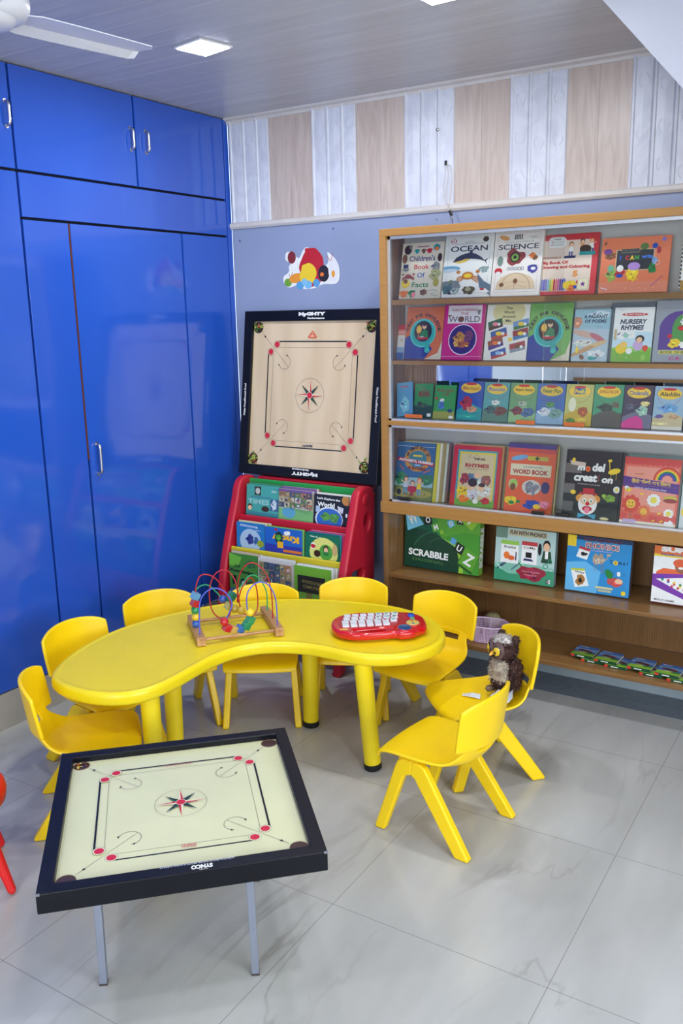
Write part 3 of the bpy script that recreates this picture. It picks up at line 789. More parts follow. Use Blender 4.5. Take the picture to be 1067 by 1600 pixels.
ART['ocean'] = [('r', 0, 0, 1, 1, (232, 232, 226)), ('frame', .07, .06, .93, .92, .0025, (40, 80, 90)), ('t', 'OCEAN', .5, .75, .76, .085, (50, 50, 70)), ('t', 'THE VISUAL ENCYCLOPEDIA OF THE', .5, .82, .6, .015, 'e'),
                ('e', .17, .87, .065, .05, (200, 130, 130)), ('ring', .17, .87, .02, .04, 'w'), ('l', [(.4, .84), (.63, .845)], .006, (140, 80, 70)), ('l', [(.46, .86), (.58, .86)], .003, 'n'), ('e', .83, .88, .06, .05, 'h'),
                ('whale', .52, .6, .34, (60, 62, 80), (220, 190, 80), 0.0), ('e', .1, .44, .25, .06, (110, 160, 190), .05), ('e', .1, .42, .2, .03, (190, 205, 215), .05), ('blob', .84, .42, .1, .06, (140, 160, 160)),
                ('crab', .52, .33, .2, (190, 120, 50)), ('e', .52, .33, .08, .04, 'y'), ('blob', .2, .17, .22, .14, (120, 130, 130), 4), ('blob', .14, .12, .12, .1, (80, 110, 115), 9), ('blob', .28, .1, .09, .07, (170, 180, 175), 12),
                ('blob', .56, .11, .12, .08, (90, 80, 40), 6), ('e', .55, .12, .06, .04, (160, 160, 120)), ('p', [(.72, .36), (.86, .24), (1, .18), (1, .02), (.9, .08), (.78, .14)], (90, 110, 130)), ('p', [(.76, .12), (.9, .13), (1, .07), (.88, .05)], 'w'), ('e', .84, .115, .05, .02, 'r')]
ART['science'] = [('r', 0, 0, 1, 1, (236, 230, 222)), ('frame', .07, .06, .93, .94, .0028, (180, 50, 60)), ('t', 'SCIENCE', .5, .74, .82, .08, (50, 50, 70)), ('t', 'THE VISUAL ENCYCLOPEDIA OF', .5, .81, .6, .014, 'e'),
                  ('e', .2, .88, .11, .045, (225, 160, 90), -.3)] + [('e', .42 + .035 * (i % 5), .86 + .025 * (i // 5), .014, .014, 'k') for i in range(15)] + [('l', [(.72, .88), (.9, .86)], .006, 'g'), ('l', [(.76, .85), (.86, .9)], .005, 'h'),
                  ('blob', .45, .58, .17, .16, (140, 50, 50), 2), ('e', .45, .58, .11, .11, (70, 30, 30)), ('e', .45, .58, .07, .07, (120, 170, 60)), ('e', .45, .58, .035, .035, 'k'),
                  ('e', .15, .53, .06, .1, (120, 140, 130)), ('l', [(.08, .56), (.22, .5)], .004, 'g'), ('l', [(.08, .5), (.22, .56)], .004, 'g'), ('blob', .8, .6, .07, .05, 'o', 3), ('blob', .86, .56, .05, .04, 'n', 5), ('e', .13, .38, .08, .06, 'r'), ('e', .13, .35, .05, .03, 'w')] + \
                 [('ring', .34 + .07 * i, .41, .025, .032, (60, 60, 110)) for i in range(5)] + [('blob', .84, .4, .1, .09, (60, 60, 150), 4), ('e', .84, .4, .05, .03, 'w'),
                  ('p', [(.1, .1), (.9, .1), (.88, .2), (.8, .28), (.65, .33), (.5, .345), (.35, .33), (.2, .28), (.12, .2)], (222, 196, 160)), ('ring', .5, .1, .3, .31, (160, 130, 100), 0, 180),
                  ('l', [(.2, .2), (.5, .21), (.8, .2)], .004, (170, 120, 90)), ('l', [(.5, .24), (.48, .1)], .012, (200, 150, 120)), ('l', [(.3, .12), (.5, .17), (.72, .12)], .005, (180, 130, 100)), ('e', .5, .22, .045, .05, 'n'), ('e', .22, .17, .05, .04, 'n')]
ART['draw'] = [('r', 0, 0, 1, 1, (205, 54, 62)), ('r', .0, .06, .9, .9, (228, 208, 190)), ('rr', .12, .78, .44, .96, 'w', .08), ('ring', .16, .87, .04, .045, 'r'), ('t', 'FREE', .28, .92, .12, .025, 'k'), ('t', 'colouring sheets', .28, .87, .26, .018, 'k'), ('t', 'with this book', .28, .83, .22, .016, 'k')] + \
              [('kid', .53, .62, .26, 'w', 'n'), ('kid', .72, .66, .26, (220, 150, 90), 'k'), ('kid', .88, .66, .26, 'w', 'o'), ('e', .78, .74, .1, .07, 'h'), ('r', .42, .6, .62, .64, 'u'), ('r', .68, .64, .95, .7, 't'), ('t', 'PERIWINKLE', .2, .615, .34, .035, (170, 90, 70)),
               ('t', 'Big Book Of', .27, .53, .46, .065, (190, 40, 50), 0, 0, .03), ('t', 'Drawing and Colouring', .46, .455, .84, .065, (190, 40, 50), 0, 0, .03), ('t', '5', .64, .34, .09, .1, (235, 150, 60), 0, 0, .04)] + \
              [x for i, c in enumerate([(120, 130, 200), (90, 90, 190), (70, 110, 180), (140, 180, 220), 'l', 'y', 'r', (230, 110, 110), (200, 90, 150), 'p', 'b', (90, 110, 200)]) for x in (('r', .06 + i * .036, .07, .088 + i * .036, .24 + (i % 3) * .01, c), ('p', [(.06 + i * .036, .24), (.088 + i * .036, .24), (.074 + i * .036, .275)], c))] + \
              [('blob', .58, .15, .12, .09, 'y', 4), ('blob', .6, .1, .07, .05, 'o', 5), ('e', .7, .2, .03, .03, 'r'), ('e', .66, .12, .03, .03, 'b'), ('r', .7, .08, .88, .25, (235, 225, 190)), ('frame', .7, .08, .88, .25, .002, 'g'), ('star', .79, .165, .05, 'p', 5)]
ART['write'] = [('r', 0, 0, 1, 1, (226, 124, 84)), ('r', 0, 0, 1, .2, (222, 132, 100)), ('r', .22, .4, .78, .78, (200, 180, 140)), ('r', .235, .415, .765, .765, (34, 36, 44)), ('r', .3, .72, .56, .79, (70, 70, 70)), ('frame', .3, .72, .56, .79, .002, (190, 180, 120)),
                ('t', 'I', .29, .63, .02, .08, (40, 90, 190)), ('t', 'C', .39, .63, .05, .08, 'r', 0, 0, .03), ('t', 'A', .46, .63, .06, .08, 'y', 0, 0, .03), ('t', 'N', .53, .63, .06, .08, (60, 160, 60), 0, 0, .03), ('t', 'write', .68, .64, .16, .07, (60, 120, 210), 0, 0, .03)] + \
               [('blob', .17, .34, .08, .1, (150, 170, 80), 3), ('e', .16, .45, .05, .05, (110, 180, 140)), ('blob', .3, .36, .07, .06, 'r', 5), ('e', .3, .31, .05, .03, 'b'), ('e', .3, .44, .05, .05, 'w'), ('blob', .48, .34, .08, .1, 'y', 6), ('e', .5, .47, .09, .06, (180, 140, 210)), ('l', [(.42, .2), (.5, .3), (.58, .22)], .008, 'y'),
                ('blob', .76, .42, .06, .08, 'g', 7), ('e', .79, .56, .04, .05, (120, 160, 210)), ('blob', .14, .68, .08, .06, 'n', 8), ('e', .1, .75, .06, .04, 'p'), ('e', .63, .82, .06, .05, (90, 120, 60)), ('e', .78, .82, .04, .04, 'b'), ('e', .84, .74, .03, .05, (170, 40, 60)), ('ring', .83, .52, .03, .035, 'w'),
                ('l', [(.76, .1), (.93, .29)], .007, (110, 70, 160)), ('l', [(.04, .1), (.14, .06)], .014, (230, 220, 235)), ('e', .9, .93, .03, .03, (130, 120, 200)), ('p', [(.03, .9), (.08, .94), (.06, .86)], 'n')] + [('star', .1 + .1 * i, .06 + .02 * (i % 2), .015, (240, 170, 120)) for i in range(3, 8)]
ART['six'] = [('r', 0, 0, 1, 1, 'w'), ('e', .55, .85, .5, .45, (200, 40, 110)), ('r', 0, 0, 1, .18, (170, 130, 50)), ('blob', .2, .35, .16, .14, 'y', 3), ('e', .2, .45, .08, .08, (90, 60, 150)), ('blob', .5, .35, .12, .14, 'c', 4), ('t', 'ABC', .5, .08, .5, .08, 'w')]
ART['small'] = [('r', 0, 0, 1, 1, (225, 222, 215)), ('r', 0, .86, 1, 1, (190, 40, 50)), ('r', 0, .7, 1, .86, (220, 120, 100)), ('r', 0, 0, 1, .2, (50, 90, 160)), ('r', 0, .2, 1, .36, (140, 170, 205)), ('t', 'ENGLISH', .5, .78, .8, .05, 'w'), ('t', 'Ch', .6, .56, .4, .09, (170, 140, 100))]
ART['disc'] = [('r', 0, 0, 1, 1, (204, 24, 128)), ('r', .09, .66, .93, .985, (228, 224, 224)), ('t', 'DISCOVERING', .5, .905, .62, .045, (180, 60, 90)), ('t', 'THE', .5, .835, .2, .04, (180, 60, 90)), ('t', 'WORLD', .5, .735, .78, .11, (120, 105, 120)),
               ('e', .43, .735, .06, .06, 'n'), ('e', .5, .365, .355, .355, (235, 225, 240)), ('e', .5, .365, .335, .335, (50, 24, 110)), ('blob', .42, .4, .15, .13, (190, 130, 50), 3), ('blob', .5, .28, .18, .08, (170, 90, 50), 8), ('blob', .65, .42, .1, .12, (120, 60, 100), 5), ('blob', .34, .3, .06, .1, (220, 170, 70), 7), ('e', .62, .25, .03, .02, 'y'),
               ('e', .14, .8, .06, .015, 'n'), ('blob', .86, .86, .04, .06, 'e'), ('r', .0, .055, 1, .062, (235, 200, 220))]
ART['around'] = [('r', 0, 0, 1, 1, (232, 232, 222)), ('e', .52, .86, .38, .28, (218, 208, 150)), ('r', .0, .985, 1, 1, (200, 196, 150)), ('t', 'The', .52, .93, .15, .045, (50, 60, 60)), ('t', 'World', .52, .855, .24, .05, (50, 60, 60)), ('t', 'Around', .52, .78, .3, .05, (50, 60, 60)), ('t', 'Me', .52, .705, .13, .05, (50, 60, 60))]
def tile(cx, cy, w, h, rot, c1, c2, c3):
    c, s_ = cos(rot), sin(rot)
    def q(x, y): return (cx + x * w * c - y * h * s_ * .8, cy + x * w * s_ * .8 + y * h * c)
    return [('p', [q(-.5, -.5), q(.5, -.5), q(.5, .5), q(-.5, .5)], c1), ('p', [q(-.5, -.5), q(.5, -.5), q(.5, -.15), q(-.5, -.1)], c2), ('e', q(0, .05)[0], q(0, .05)[1], w * .2, w * .12, c3), ('e', q(.25, -.1)[0], q(.25, -.1)[1], w * .1, w * .1, 'w')]
for q_ in ((.22, .64, .34, .16, .3, (40, 90, 60), (90, 40, 40), 'q'), (.32, .47, .38, .16, .3, (60, 90, 160), (190, 70, 40), 'y'), (.26, .3, .36, .17, .35, (150, 80, 60), (80, 50, 130), 'o'), (.35, .12, .36, .14, .3, (60, 90, 170), (180, 60, 50), 'i'),
           (.82, .64, .36, .15, .25, (110, 150, 200), (60, 120, 60), 'y'), (.83, .47, .36, .17, .25, (150, 50, 50), (70, 120, 170), 'y'), (.78, .24, .36, .16, .25, (170, 70, 70), (140, 150, 160), 'n')):
    ART['around'] += tile(*q_)
ART['around'] += [('e', .6, .37, .05, .04, 'y')]
ART['pageant'] = [('r', 0, 0, 1, 1, (176, 196, 206)), ('r', 0, .62, 1, 1, (150, 190, 202)), ('blob', .7, .9, .3, .1, (205, 222, 226), 3), ('t', 'A PAGEANT', .6, .86, .66, .07, (40, 60, 90), 0, 0, .02), ('t', 'OF POEMS', .6, .77, .6, .065, (40, 60, 90), 0, 0, .02), ('t', 'with key', .72, .66, .18, .025, 'e'),
                  ('blob', .1, .75, .16, .18, (200, 140, 110), 4), ('e', .35, .52, .4, .09, (205, 170, 150), -.25), ('e', .7, .45, .25, .08, (190, 110, 120), -.5), ('blob', .3, .35, .3, .1, (220, 220, 210), 7), ('e', .6, .3, .4, .07, (210, 180, 130), .35), ('e', .3, .2, .35, .06, (190, 150, 100), .4), ('blob', .7, .15, .25, .1, (220, 225, 225), 9), ('e', .3, .08, .06, .08, 'n', .7), ('blob', .6, .06, .12, .05, 't', 2), ('e', .15, .22, .04, .1, 'y')]
ART['nursery'] = [('r', 0, 0, 1, 1, (234, 236, 232)), ('r', 0, .26, 1, .55, (196, 222, 232)), ('blob', .3, .5, .3, .1, 'w', 3), ('e', .52, .87, .33, .045, (200, 50, 40)), ('t', 'MY FIRST BOOK OF', .52, .87, .5, .03, 'w'), ('t', 'NURSERY', .5, .74, .68, .09, (40, 50, 80), 0, .15, .02), ('t', 'RHYMES', .48, .63, .58, .09, (40, 50, 80), 0, .15, .02),
                  ('r', 0, 0, 1, .26, (120, 180, 60)), ('blob', .5, .24, .5, .07, (140, 200, 80), 6), ('e', .24, .24, .14, .13, 'y'), ('e', .3, .31, .09, .09, (240, 200, 90)), ('e', .45, .2, .08, .08, 'w'), ('e', .66, .3, .13, .13, (200, 170, 210)), ('e', .7, .42, .11, .1, 'k'), ('e', .69, .4, .075, .075, 's'), ('blob', .86, .25, .07, .09, (220, 70, 50), 4), ('e', .82, .08, .06, .08, 'l'), ('e', .34, .48, .07, .06, (150, 205, 180)), ('r', .04, .4, .1, .6, (200, 180, 130))] + \
                 [('star', .12 + .14 * i, .07 + .03 * (i % 2), .02, ['q', 'y', 'w'][i % 3]) for i in range(5)] + [('l', [(.08, .95), (.14, .99), (.2, .94), (.28, .98)], .003, 'k')]
ART['rhymes'] = [('r', 0, 0, 1, 1, (152, 158, 166)), ('e', .6, .55, .48, .42, (90, 60, 140)), ('r', .12, .2, 1, .6, (90, 60, 140)), ('e', .68, .55, .26, .34, (80, 150, 70)), ('r', .42, .3, .94, .55, (80, 150, 70)), ('r', .15, .13, 1, .19, (210, 200, 90)), ('t', 'BOOK OF RHYMES', .62, .16, .86, .045, (40, 60, 60)),
                 ('e', .68, .76, .05, .06, 's'), ('blob', .66, .66, .07, .08, 'w', 3), ('blob', .64, .55, .08, .07, 'r', 4), ('blob', .5, .3, .14, .1, 'y', 5), ('blob', .75, .28, .13, .09, 'w', 6), ('e', .38, .42, .06, .05, 'r'), ('e', .85, .4, .08, .08, 'o'), ('l', [(.08, .84), (.2, .88), (.3, .86), (.5, .88)], .003, 'k'), ('t', 'C.R.', .55, .06, .3, .05, 'm')]
def small_cover(bg, bg2, title, tcol, extra, hill='g'):
    return [('r', 0, 0, 1, 1, bg), ('p', [(0, 0), (1, 0), (1, .3), (.6, .42), (.25, .34), (0, .25)], bg2), ('e', .5, .83, .4, .2, (240, 200, 60)), ('ring', .5, .83, .4, .41, (150, 60, 40)), ('e', .5, .93, .22, .05, (200, 50, 50)), ('t', title, .5, .82, .66, .1, tcol, 0, .1, .0)] + extra
ART['s_a'] = [('r', 0, 0, 1, 1, (100, 160, 200)), ('blob', .5, .35, .3, .4, (140, 200, 215), 3), ('r', .25, .85, .75, .89, (190, 100, 110))] + [('star', .1 + .09 * i, .2 + .07 * ((i * 5) % 7), .02, 'w') for i in range(9)]
ART['s_b'] = [('r', 0, 0, 1, 1, (58, 140, 70)), ('r', 0, 0, 1, .35, (40, 70, 50)), ('t', 'The', .5, .84, .2, .08, (150, 50, 40)), ('t', 'BOOK', .55, .7, .62, .17, (140, 50, 40), 0, 0, .04), ('blob', .5, .36, .3, .12, (70, 90, 60), 4), ('e', .3, .42, .12, .09, (50, 60, 45)), ('r', .74, .03, .95, .12, 'w')]
ART['s_c'] = [('r', 0, 0, 1, 1, (60, 150, 70)), ('r', 0, 0, 1, .22, (160, 160, 60)), ('t', 'WHEN I GROW', .5, .84, .8, .08, (150, 50, 50)), ('t', 'UP', .55, .73, .3, .08, (150, 50, 50)), ('blob', .35, .4, .16, .2, (80, 120, 190), 7), ('blob', .38, .55, .1, .06, 'w', 5), ('blob', .78, .25, .12, .08, (40, 70, 110), 3), ('r', .76, .02, .95, .1, 'w'), ('blob', .12, .6, .06, .05, 'r', 2)]
HILL = lambda c1, c2, c3: [('blob', .3, .3, .24, .14, c1, 3), ('blob', .72, .26, .24, .15, c2, 5), ('blob', .5, .48, .16, .1, c3, 8)]
ART['s_d'] = small_cover((42, 80, 170), (40, 150, 150), 'Mermaid', (190, 110, 40), [('blob', .36, .44, .25, .24, (176, 40, 52), 3), ('blob', .6, .28, .2, .12, (214, 150, 110), 8), ('blob', .5, .1, .4, .08, (60, 170, 150), 4), ('l', [(.62, .66), (.78, .5)], .01, (90, 130, 210)), ('l', [(.72, .68), (.88, .5)], .01, (90, 130, 210))])
ART['s_e'] = small_cover((90, 160, 160), (90, 130, 110), 'Pinocchio', (40, 90, 180), HILL((70, 90, 90), (120, 70, 60), (225, 225, 215)))
ART['s_f'] = small_cover((110, 160, 110), (150, 190, 130), 'Sleeping Beauty', (60, 60, 40), HILL((130, 60, 66), (80, 110, 150), (170, 180, 160)))
ART['s_g'] = small_cover((70, 110, 180), (150, 185, 215), 'Peter Pan', (50, 100, 50), HILL((225, 230, 235), (130, 170, 160), (90, 160, 80)))
ART['s_h'] = small_cover((190, 190, 110), (200, 170, 60), '', 'k', [('r', .3, .76, .5, .9, (60, 70, 150)), ('r', .5, .76, .7, .9, (60, 140, 150)), ('t', 'Pooh', .5, .83, .34, .1, 'y', 0, 0, .03), ('e', .27, .5, .14, .26, (230, 230, 195)), ('blob', .7, .34, .18, .2, (170, 90, 50), 4), ('blob', .25, .12, .2, .08, (90, 140, 50), 3), ('blob', .62, .14, .2, .08, (226, 190, 70), 6)])
ART['s_i'] = small_cover((70, 150, 110), (90, 88, 80), 'JUNGLE BOOK', (170, 60, 40), [('blob', .42, .46, .28, .12, (60, 70, 60), 3), ('blob', .76, .52, .14, .12, (110, 100, 80), 7), ('p', [(0, 0), (1, 0), (1, .35), (.6, .25), (.2, .3)], (88, 84, 78))])
ART['s_j'] = small_cover((70, 64, 84), (110, 110, 130), 'Cinderella', (30, 90, 170), [('p', [(0, 0), (.75, 0), (.7, .2), (.5, .3), (.2, .22), (0, .12)], (210, 60, 140)), ('blob', .66, .42, .2, .16, (160, 196, 176), 3), ('blob', .74, .58, .14, .09, (222, 204, 130), 6), ('blob', .25, .5, .14, .12, (96, 92, 112), 8)])
ART['s_k'] = small_cover((150, 180, 200), (196, 180, 140), 'Aladdin', (40, 40, 60), [('blob', .5, .5, .34, .14, (110, 160, 205), 3), ('blob', .22, .3, .14, .06, (110, 90, 150), 5), ('blob', .7, .3, .16, .07, (190, 150, 110), 6), ('blob', .3, .14, .3, .06, (220, 205, 150), 4), ('r', 0, 0, 1, .08, (210, 205, 190))])
ART['A'] = [('r', 0, 0, 1, 1, (60, 104, 150)), ('r', 0, 0, 1, .25, (120, 130, 60)), ('r', 0, .25, 1, .4, (150, 190, 200)), ('blob', .15, .38, .2, .14, (60, 130, 80), 3), ('blob', .85, .38, .2, .14, (60, 120, 80), 4), ('blob', .5, .12, .5, .1, (170, 160, 70), 5), ('r', 0, .93, 1, .935, 'w'),
            ('e', .56, .72, .35, .3, (200, 140, 50)), ('e', .56, .72, .24, .2, (70, 130, 140)), ('arc', 'MY FIRST BOOK OF', .56, .72, .28, 165, 15, .08, (60, 60, 60)), ('p', [(.03, .74), (1.0, .67), (1.0, .61), (.03, .68)], (190, 40, 60)), ('t', 'ALPHABETS, NUMBERS', .52, .677, .9, .05, 'w', -.075, 0, .03), ('r', .44, .76, .68, .79, 'y'), ('r', .5, .6, .64, .63, 'i'), ('t', '& RHYMES', .56, .56, .46, .055, (120, 40, 30), -.06, 0, .03)] + \
           [('kid', .3, .12, .42, (200, 205, 215), 'n', (90, 150, 190)), ('kid', .48, .08, .38, 'w', 'n', (180, 40, 50)), ('kid', .66, .1, .42, 'y', 'o', (120, 160, 190)), ('e', .48, .2, .12, .08, (190, 40, 60)), ('l', [(.22, .52), (.1, .6)], .02, 'o'), ('l', [(.75, .5), (.92, .55)], .02, 'o'), ('e', .14, .14, .06, .07, 'k'), ('r', .1, .0, .2, .06, 'u')]
ART['B'] = [('r', 0, 0, 1, 1, (200, 36, 44)), ('r', .1, 0, .93, .93, (60, 150, 165)), ('r', .14, .04, .9, .9, (220, 200, 80)), ('r', .18, .08, .86, .86, (214, 196, 150)), ('r', .1, 0, .93, .12, (110, 170, 60)), ('t', 'VIKAS', .56, .79, .24, .04, 'h', 0, 0, .03), ('t', 'RHYMES', .52, .68, .5, .065, (170, 40, 40), 0, 0, .03), ('t', 'Nursery Rhymes for Little Children', .52, .62, .46, .02, 'n'),
            ('l', [(.3, .83), (.36, .8), (.34, .86), (.42, .8), (.5, .86), (.56, .82)], .004, 'k'), ('blob', .5, .44, .3, .1, (200, 205, 200), 3), ('blob', .45, .48, .12, .1, (90, 120, 140), 6), ('e', .55, .52, .08, .06, 's'), ('blob', .75, .45, .1, .12, (150, 90, 80), 4), ('blob', .28, .45, .09, .1, (160, 60, 60), 5), ('e', .45, .36, .09, .1, 's'), ('e', .46, .4, .1, .08, 'h'), ('blob', .25, .25, .13, .1, 'y', 7), ('blob', .7, .28, .15, .12, (220, 220, 210), 8), ('e', .65, .33, .07, .08, 's'), ('e', .66, .37, .07, .04, 'h'), ('blob', .48, .2, .12, .12, (210, 210, 220), 9), ('blob', .3, .12, .1, .07, 'o', 2), ('blob', .75, .12, .1, .06, 'r', 3), ('e', .55, .1, .06, .05, 'w')]
ART['C'] = [('r', 0, 0, 1, 1, (226, 94, 50)), ('r', 0, .93, 1, 1, (70, 50, 130)), ('r', 0, .87, 1, .93, (205, 70, 60)), ('e', .25, .79, .18, .05, (110, 170, 210), .2), ('r', .42, .76, .85, .82, (190, 180, 60)), ('star', .62, .79, .06, 'd', 4), ('r', .08, .53, .93, .7, (222, 214, 180)), ('t', 'LEARNING', .55, .66, .4, .03, 'e'),
            ('t', 'WORD BOOK', .5, .59, .74, .07, (170, 60, 50), 0, 0, .03), ('e', .16, .4, .1, .11, (200, 190, 130)), ('e', .17, .42, .07, .06, 'l'), ('e', .16, .36, .06, .07, 'n'), ('e', .55, .37, .2, .15, (205, 200, 190)), ('blob', .55, .37, .13, .11, (130, 130, 140), 2), ('e', .6, .3, .03, .08, (130, 130, 140)), ('r', .46, .28, .5, .33, (110, 110, 120)), ('e', .84, .38, .09, .12, (60, 50, 110)), ('blob', .16, .16, .13, .1, 'y', 4), ('e', .16, .13, .06, .04, 'g'), ('e', .3, .15, .05, .03, 'g'), ('blob', .6, .12, .18, .08, 'b', 5), ('e', .7, .1, .08, .05, 'y'), ('blob', .85, .14, .09, .08, 'q', 6)]
ART['D'] = [('r', 0, 0, 1, 1, (32, 20, 26)), ('r', 0, 0, 1, .35, (24, 34, 34)), ('r', 0, .66, .3, .8, (110, 100, 95)), ('p', [(.07, .84), (.36, .82), (.36, .76), (.1, .78)], (215, 190, 170)), ('e', .14, .85, .03, .04, 'y'), ('t', 'm', .29, .735, .14, .065, 'w', 0, .1, .03), ('e', .41, .73, .045, .05, 'o'), ('star', .41, .73, .035, 'r', 8), ('t', 'del', .6, .76, .23, .12, 'w', 0, .1, .03), ('t', 'creat', .38, .6, .42, .11, 'w', 0, .1, .03), ('l', [(.61, .55), (.62, .61)], .006, 'o'), ('e', .625, .64, .012, .012, 'r'), ('t', 'on', .77, .58, .2, .075, 'w', 0, .1, .03), ('t', 'an amazing craft book', .45, .505, .4, .02, (210, 200, 195), -.02, .2),
            ('e', .88, .72, .11, .05, 'y', .3), ('l', [(.8, .74), (.78, .86)], .014, 'y'), ('e', .79, .87, .035, .025, 'y'), ('l', [(.83, .7), (.82, .58)], .007, 'y'), ('l', [(.92, .7), (.92, .6)], .007, 'y'), ('e', .95, .46, .06, .06, (215, 225, 225)), ('e', .95, .46, .03, .03, 'y'), ('blob', .84, .33, .11, .06, (120, 160, 50), 3), ('e', .74, .36, .04, .03, (150, 190, 60)), ('r', .0, .36, .2, .5, (110, 104, 100)), ('r', .0, .1, .2, .24, (96, 96, 92)), ('e', .18, .38, .05, .04, 'y'),
            ('e', .32, .3, .08, .07, (225, 150, 50)), ('e', .6, .3, .08, .07, (225, 150, 50)), ('e', .46, .22, .17, .19, 'w'), ('e', .46, .28, .15, .1, (235, 190, 150)), ('r', .36, .37, .56, .45, 'r'), ('r', .3, .36, .62, .385, (190, 40, 40)), ('e', .4, .27, .035, .04, 'w'), ('e', .52, .27, .035, .04, 'w'), ('e', .4, .265, .015, .02, 'g'), ('e', .52, .265, .015, .02, 'g'), ('e', .46, .225, .035, .035, 'r'), ('e', .46, .15, .09, .05, 'r'), ('e', .46, .13, .05, .06, 'q'), ('p', [(.3, .08), (.46, .06), (.3, .0)], 'c'), ('p', [(.62, .08), (.46, .06), (.62, .0)], 'c'), ('e', .78, .03, .08, .025, (220, 210, 150))]
ART['E'] = [('r', 0, 0, 1, 1, (222, 104, 84)), ('r', .04, .2, .96, .86, (232, 150, 128)), ('r', 0, .93, 1, 1, (200, 60, 50))] + [('e', .05 + .09 * i, .92, .05, .04, (205, 64, 60)) for i in range(11)] + \
           [('ring', .78, .68, .22 - .025 * i, .245 - .025 * i, c, 0, 180) for i, c in enumerate(['r', 'o', 'y', 'g', 'b', 'p'])] + \
           [('p', [(0, .71), (1, .64), (1, .49), (0, .56)], (82, 40, 130)), ('r', .0, .585, 1, .588, (150, 120, 60)), ('t', '\u093f\u0939\u0902\u0926\u0940 \u0938\u0940\u0916\u094b \u0914\u0930 \u093f\u0932\u0916\u094b', .5, .635, .7, .075, (225, 190, 70), -.05, 0, .015), ('t', 'Learn to read and write Hindi', .5, .545, .56, .03, (210, 200, 215), -.05), ('r', .2, .745, .36, .76, (190, 120, 60)),
            ('flower', .18, .3, .17, (214, 70, 50), (240, 190, 60), 9, True), ('l', [(.18, .2), (.2, .06)], .007, 'g'), ('flower', .42, .2, .12, (220, 110, 60), (240, 190, 60), 9, True), ('flower', .58, .38, .12, 'w', (230, 215, 80), 10), ('flower', .86, .2, .09, 'w', (230, 215, 80), 9), ('flower', .6, .09, .06, (214, 90, 60), 'y', 8), ('flower', .74, .09, .06, (214, 90, 60), 'y', 8),
            ('e', .11, .51, .06, .04, 'y'), ('e', .08, .54, .04, .03, 'w'), ('r', .09, .5, .1, .54, 'k'), ('e', .36, .46, .03, .02, 'y'), ('e', .7, .19, .03, .02, 'y'), ('e', .87, .42, .12, .05, (200, 190, 60)), ('e', .87, .39, .12, .04, (150, 50, 40)), ('r', 0, .0, 1, .05, (232, 226, 205)), ('r', .06, .02, .3, .07, (190, 170, 210)), ('e', .88, .06, .08, .06, 'w')] + [('e', .06 + .13 * i, .12, .06, .05, (214, 80, 70)) for i in range(8) if i not in (1, 3)]
ART['F'] = [('r', 0, 0, 1, 1, (196, 206, 204)), ('r', .0, .86, 1, 1, (90, 150, 170)), ('e', .1, .25, .08, .1, 'y'), ('e', .2, .05, .1, .05, 'r')]

def row(items, zb, yb, kk, group, dzs=0.0):
    for it in items:
        nm, x0, x1, h, t, art, base, label = it[:8]
        kw = it[8] if len(it) > 8 else {}
        book('book', label, x0, x1, zb, h, t, yb, kk, ART[art], base, group=group, **kw)
G1 = 'picture books on the top glazed shelf'
row([('child', 1.124, 1.322, .238, .012, 'child', (222, 212, 190), "cream picture book reading Children's Book Of Facts, leftmost on the top shelf"),
     ('ocean', 1.328, 1.546, .268, .014, 'ocean', (232, 232, 226), 'white hardcover titled OCEAN with a leaping whale, on the top shelf'),
     ('science', 1.549, 1.756, .266, .014, 'science', (236, 230, 222), 'white hardcover titled SCIENCE with thin red border, on the top shelf'),
     ('write', 1.99, 2.244, .208, .012, 'write', (226, 124, 84), 'wide orange book I CAN WRITE with a blackboard picture, on the top shelf'),
     ('six', 2.29, 2.45, .21, .02, 'six', 'w', 'white and magenta spiral book at the right end of the top shelf')], 1.7085, -0.282, .2, G1)
book('book', 'red and cream book of Drawing and Colouring with crayons, partly behind the SCIENCE book', 1.742, 1.972, 1.7085, .236, .011, -0.265, .2, ART['draw'], (205, 54, 62), group=G1)
mb = MB()
for i in range(26): mb.ball((0, 0, 0.012 + i * 0.0073), 0.003, 6, 'k' if i % 2 else 'w')
sp = mb.build('spiral_binding', M_paint); tagp = [o for o in bpy.data.objects if o.get('label', '').startswith('white and magenta spiral')][0]
sp.parent = tagp; sp.location = (-0.083, -0.001, 0)
G2 = 'school books on the second glazed shelf'
ART['quest_o'] = quest((214, 110, 56), ''); ART['quest_g'] = quest((120, 178, 90), '')
row([('small', 1.109, 1.143, .152, .006, 'small', 'w', 'small red white and blue booklet squeezed in at the left end of the second shelf'),
     ('disc', 1.328, 1.512, .232, .014, 'disc', (204, 24, 128), 'magenta book Discovering the World with a purple globe'),
     ('around', 1.522, 1.708, .23, .012, 'around', (232, 232, 222), 'white book The World Around Me with tilted pictures'),
     ('page', 1.894, 2.034, .203, .010, 'pageant', (176, 196, 206), 'pale blue poetry book A Pageant of Poems'),
     ('nurs', 2.05, 2.198, .207, .010, 'nursery', (234, 236, 232), 'white Nursery Rhymes book with green meadow'),
     ('rhy', 2.204, 2.356, .23, .012, 'rhymes', (152, 158, 166), 'grey and purple Book of Rhymes cut off by the right edge of the photo')], 1.4515, -0.282, .2, G2)
book('book', 'orange Quest for Knowledge book with a big turquoise Q ring', 1.145, 1.324, 1.4515, .226, .014, -0.278, .2, ART['quest_o'], (214, 110, 56), group=G2)
book('book', 'green Quest for Knowledge book with a big turquoise Q ring', 1.708, 1.884, 1.4515, .23, .014, -0.276, .2, ART['quest_g'], (120, 178, 90), group=G2, back=(60, 110, 150))
